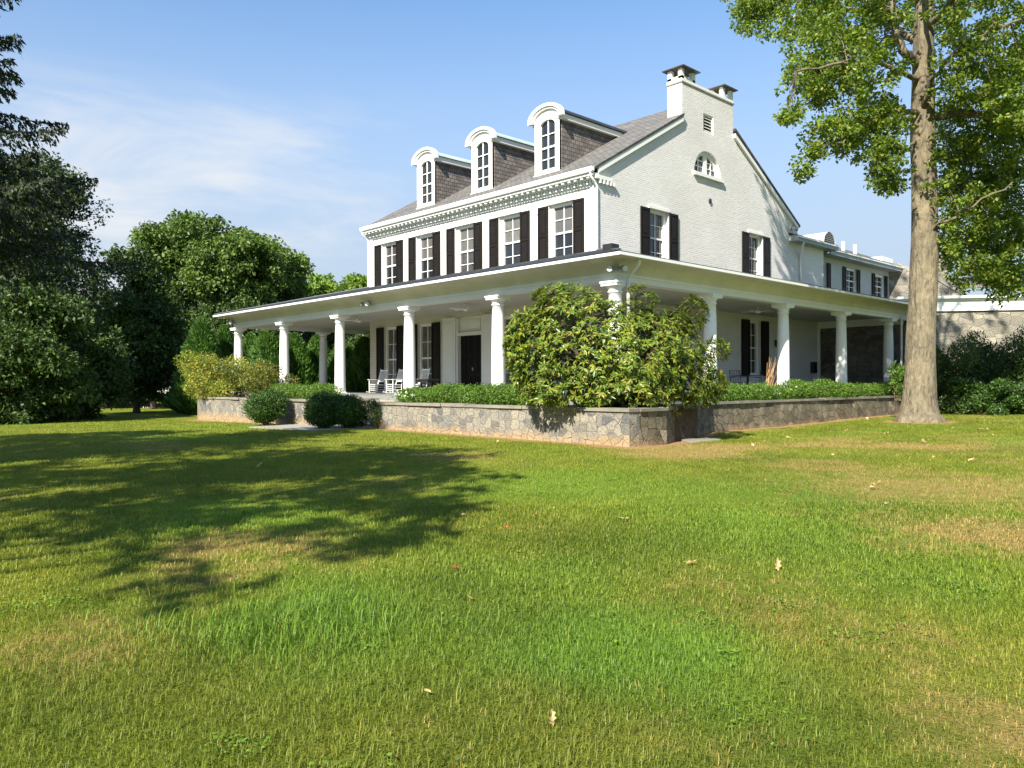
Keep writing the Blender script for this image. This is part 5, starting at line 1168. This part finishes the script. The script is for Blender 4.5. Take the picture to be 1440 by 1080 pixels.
# far cars and a white rail fence seen under the trees
def far_car(u, t_, col, lab):
    b = at(u, t_); t = thing('parked_car', lab, 'car', tuple(b), math.atan2(CR[1], CR[0]) + rng.normal(0, .1), 'cars parked beyond the trees')
    mc = m_paint('car_paint', col, .3, .05); o = MB()
    o.prism([(-2.2, .35), (2.2, .35), (2.25, .8), (1.3, .95), (.7, 1.42), (-1.1, 1.45), (-1.7, .98), (-2.2, .9)], -.85, .85)
    o.V = [(a, c, z) for a, z, c in o.V]; o.build('body', mc, t)
    g = MB().prism([(1.15, .97), (.65, 1.37), (-1.05, 1.39), (-1.5, 1.0)], -.86, .86); g.V = [(a, c, z) for a, z, c in g.V]; g.build('window', MT['pane'], t)
    for x in (-1.35, 1.35):
        for y in (-.8, .8): MB().tube([(x, y - .1, .32), (x, y + .1, .32)], .32, 14).build('wheel', MT['dark'], t)
far_car(152, 84, (.75, .75, .75), 'white car far beyond the trees, nearest the pale young tree'); far_car(118, 86, (.45, .46, .5), 'grey car far beyond the trees at the left'); far_car(228, 88, (.7, .68, .62), 'cream car far beyond the trees right of the pale young tree')
t = thing('rail_fence', 'low white rail fence far beyond the trees on the left', 'fence', tuple(at(180, 76)), math.atan2(CR[1], CR[0])); m = MB()
for z in (.45, .8, 1.1): m.box(-9, 9, -.03, .03, z, z + .12)
m.build('rail', MT['trim'], t)
for k in range(9): MB().box(-9 + k * 2.25 - .07, -9 + k * 2.25 + .07, -.07, .07, -.2, 1.3).build('post', MT['trim'], t)

# trees to the left of and behind the viewpoint: they stand outside the picture and shade the lawn
def shade(f_, r_, h, R, lab, z0=2.5, nc=520):
    p = CAM + CF * f_ + CR * r_; b = np.array([p[0], p[1], ground(p[0], p[1])]); bl = lumpy((b[0], b[1], b[2] + (h + z0) / 2), (R, R, (h - z0) / 2), 30, .36)
    broadleaf('shade_tree', lab, 'tree', b, bl, nc, 26, .5, .3, ML['dark'], z0 + .5, .25, MT['bark_dark'], 'trees shading the lawn')
shade(1.5, -10.8, 12.5, 5.2, 'broad dark tree left of the viewpoint, shading the near lawn')
shade(9.0, -18.0, 13.0, 5.2, 'dark tree left of the spruce, shading the middle of the lawn')

# ------------------------------------------------------------------ stone building on the right
sbp = at(1318, 45); rz = math.atan2(CR[1], CR[0]) - math.radians(90 - 76.6) * 0 - math.radians(9)
SB = thing('stone_building', 'tan fieldstone building with a white cornice behind the oak', 'building', tuple(sbp), rz)
zb = lambda y, t_=45: hgt(y, t_) - sbp[2]
wz0, wz1 = zb(441), zb(420)
arc_ = [(4.9 + .55 * math.cos(t_), 2.2 + .55 * math.sin(t_)) for t_ in np.linspace(0, math.pi, 12)]
MSB = lambda u, z, d: (u, -d, z)
wall('wall', rect(-2.0, 14, -.5, wz0), [[(5.45, 1.0)] + arc_ + [(4.35, 1.0)]], MSB, .3, MT['stone_bldg'], SB)
MB().box(-2.0, 13.9, .31, 8, -.5, wz0 - .01).build('core', MT['stone_bldg'], SB)
wn_ = MB(MSB)
for a, b in zip(np.linspace(0, math.pi, 13)[:-1], np.linspace(0, math.pi, 13)[1:]): wn_.prism([(4.9 + r * math.cos(q), 2.2 + r * math.sin(q)) for r, q in ((.5, a), (.72, a), (.72, b), (.5, b))], -.15, .06)
wn_.box(4.18, 4.4, 1.0, 2.2, -.15, .059).box(5.4, 5.62, 1.0, 2.2, -.15, .059).box(4.1, 5.7, .86, .998, -.15, .1).box(4.87, 4.93, 1.0, 2.68, -.2, -.12); w_ = wn_.build('arched_window', MT['trim'], SB)
MB(MSB).box(4.38, 5.42, 1.0, 2.72, -.29, -.24).build('pane', MT['pane'], w_)
cn_ = MB(MSB).box(-2.15, 14.1, wz0 + .001, wz0 + .12, -.4, .12).box(-2.1, 14.1, wz0 + .121, wz1 - .26, -.4, .06).box(-2.15, 14.15, wz1 - .259, wz1 - .15, -.4, .16).box(-2.2, 14.2, wz1 - .149, wz1, -.4, .30)
cn_.build('cornice', MT['trim'], SB)
gy = 3.0; g0 = zb(352, 48)
gm = MB(); gm.prism([(-3.5, wz1 - 1), (2.4, wz1 - 1), (2.4, zb(417, 48)), (1.1, zb(395, 48)), (-1.2, zb(372, 48)), (-3.5, zb(390, 48))], gy, gy + .5); gm.V = [(a, c, z) for a, z, c in gm.V]; gm.build('stone_gable', MT['stone_bldg'], SB)
gm = MB(); gm.hexa([(1.0, gy - .06, zb(397, 48)), (2.5, gy - .06, zb(420, 48)), (2.5, gy + .55, zb(420, 48)), (1.0, gy + .55, zb(397, 48)), (1.15, gy - .06, zb(391, 48)), (2.75, gy - .06, zb(415, 48)), (2.75, gy + .55, zb(415, 48)), (1.15, gy + .55, zb(391, 48))]); gm.build('raked_coping', MT['concrete'], SB)
MB().box(.9, 1.75, gy + .1, gy + .9, wz1 - 1, zb(366, 48)).box(.82, 1.83, gy + .02, gy + .98, zb(366, 48) + .001, zb(362, 48)).build('chimney', MT['stone_bldg'], SB)
rfm = MB(); rfm.hexa(slab([(1.8, gy + .5, zb(402, 48)), (9, gy + .5, zb(404, 48)), (9, gy + 5, zb(390, 50)), (1.8, gy + 5, zb(388, 50))], .08)); rfm.hexa(slab([(1.8, gy + .3, zb(409, 48)), (9, gy + .3, zb(411, 48)), (9, gy + .6, zb(404, 48)), (1.8, gy + .6, zb(402, 48))], .05)); rfm.build('roof', MT['roof'], SB)
# shrubs in front of it
for (u, t_, w, yt, lab, ml) in [(1345, 33, 92, 482, 'dark green shrub right behind the oak trunk', 'dark'), (1392, 33.5, 104, 474, 'tall dark shrub right of the oak in front of the stone building', 'dark'), (1440, 33, 100, 470, 'dark shrub at the right edge of the picture', 'dark'), (1375, 31.8, 64, 535, 'low mid green shrub in front of the dark shrubs right of the oak', 'box'), (1430, 31.6, 70, 545, 'low green shrub at the right edge of the picture in front of the dark one', 'box'), (1322, 35, 40, 490, 'narrow dark shrub just behind the oak trunk', 'dark'), (1500, 33, 90, 480, 'dark shrub beyond the right edge of the lawn border', 'dark')]:
    b = at(u, t_); loose_bush(u, t_, w, yt, 580, lab, ML[ml], 12000, .12, 'shrub', b[2])
loose_bush(1264, 29.5, 26, 513, 560, 'small loose leafy shrub between the last porch column and the oak trunk', ML['hedge'], 900, .12, 'small_shrub')

# ------------------------------------------------------------------ fallen leaves on the lawn
def leaf_obj(size, mat_, lab, seed):
    r = np.random.default_rng(seed); o_ = []
    half = [(0, -.5), (.06, -.36), (.20, -.30), (.12, -.16), (.28, -.02), (.13, .10), (.23, .30), (.10, .34), (0, .52)]
    pts = half + [(-x * r.uniform(.8, 1.15), y) for x, y in half[-2:0:-1]]
    V = [(0, 0, .0)] + [(x * size, y * size, size * (.75 * abs(x) + .12 * r.uniform(-1, 1) + .5 * max(0, y) * r.uniform(.3, 1))) for x, y in pts]; n = len(pts)
    m = MB(); m.add(V, [(0, 1 + i, 1 + (i + 1) % n) for i in range(n)]); m.tube([(0, -.5 * size, .02 * size), (.03 * size, -.8 * size, .06 * size)], .012 * size, 4)
    o = m.build('fallen_leaf', mat_); tag(o, lab, 'leaf', 'fallen leaves on the lawn'); return o
TAN = 'small dry tan oak leaf lying on the lawn'
protos = [leaf_obj(.10, ML['dryleaf'], TAN, k) for k in range(3)] + [leaf_obj(.10, ML['rustleaf'], 'rusty orange dead leaf lying on the lawn right of the long grass tuft', 5)]
LV = [(774, 1021, 0, 1.0, 'large pale oak leaf standing in the grass at the bottom of the picture'), (640, 806, 3, 1.1, None), (600, 981, 1, .55, 'small brown leaf sunk in the grass left of the large pale leaf'), (651, 729, 1, 1.0, TAN), (753, 730, 2, 1.2, TAN), (777, 719, 0, .9, TAN), (712, 748, 3, 1.0, 'reddish dead leaf on the lawn below the shade edge'), (877, 736, 0, 1.2, TAN), (731, 828, 1, .9, TAN), (660, 847, 2, .6, TAN),
      (699, 624, 0, 1.3, TAN), (583, 644, 1, 2.0, TAN), (365, 658, 2, 1.9, TAN), (389, 714, 0, .8, TAN), (1299, 628, 0, 2.4, TAN), (1247, 615, 1, 2.4, TAN), (1220, 594, 2, 2.6, TAN), (1157, 631, 1, 1.8, TAN), (1108, 620, 0, 1.8, TAN), (1075, 626, 2, 1.6, TAN), (1058, 631, 0, 1.8, TAN), (987, 632, 1, 1.5, TAN), (1385, 610, 0, 2.8, TAN), (1397, 618, 2, 1.8, TAN), (1315, 648, 1, 1.8, TAN), (1366, 654, 0, 2.0, TAN), (1230, 692, 2, 2.6, 'largest curled dry leaf on the straw coloured patch at the right'), (1247, 715, 1, 1.1, TAN), (996, 737, 0, 1.0, TAN), (1232, 764, 2, .8, TAN), (972, 799, 1, 1.2, TAN), (1092, 804, 0, 1.5, 'upright curled tan leaf on the lawn right of centre'), (1153, 911, 3, .6, 'small brown leaf on the lawn at the lower right'), (1190, 610, 0, 1.5, TAN), (1340, 607, 1, 1.6, TAN), (1420, 597, 2, 2.0, TAN), (1140, 603, 2, 1.5, TAN), (1170, 645, 0, 1.3, TAN)]
used = set()
for u, v, k, s, lab in LV:
    z = -1.05
    for _ in range(6): x, y = spot(u, v, z); z = gz(x, y)
    o = protos[k]
    if k in used: o = o.copy(); COL.objects.link(o)
    used.add(k); o.location = (x, y, z + .022 + .01 * s); o.scale = (s * .78,) * 3; o.rotation_euler = (random.uniform(-.5, .5), random.uniform(-.5, .5), random.uniform(0, 6.28))
    if lab: o['label'] = lab
    if u == 774: o.rotation_euler = (1.0, .1, math.atan2(CR[1], CR[0]) + .3)
    if u == 1092: o.rotation_euler = (.9, .2, math.atan2(CR[1], CR[0]))

build_lawn()
build_grass()
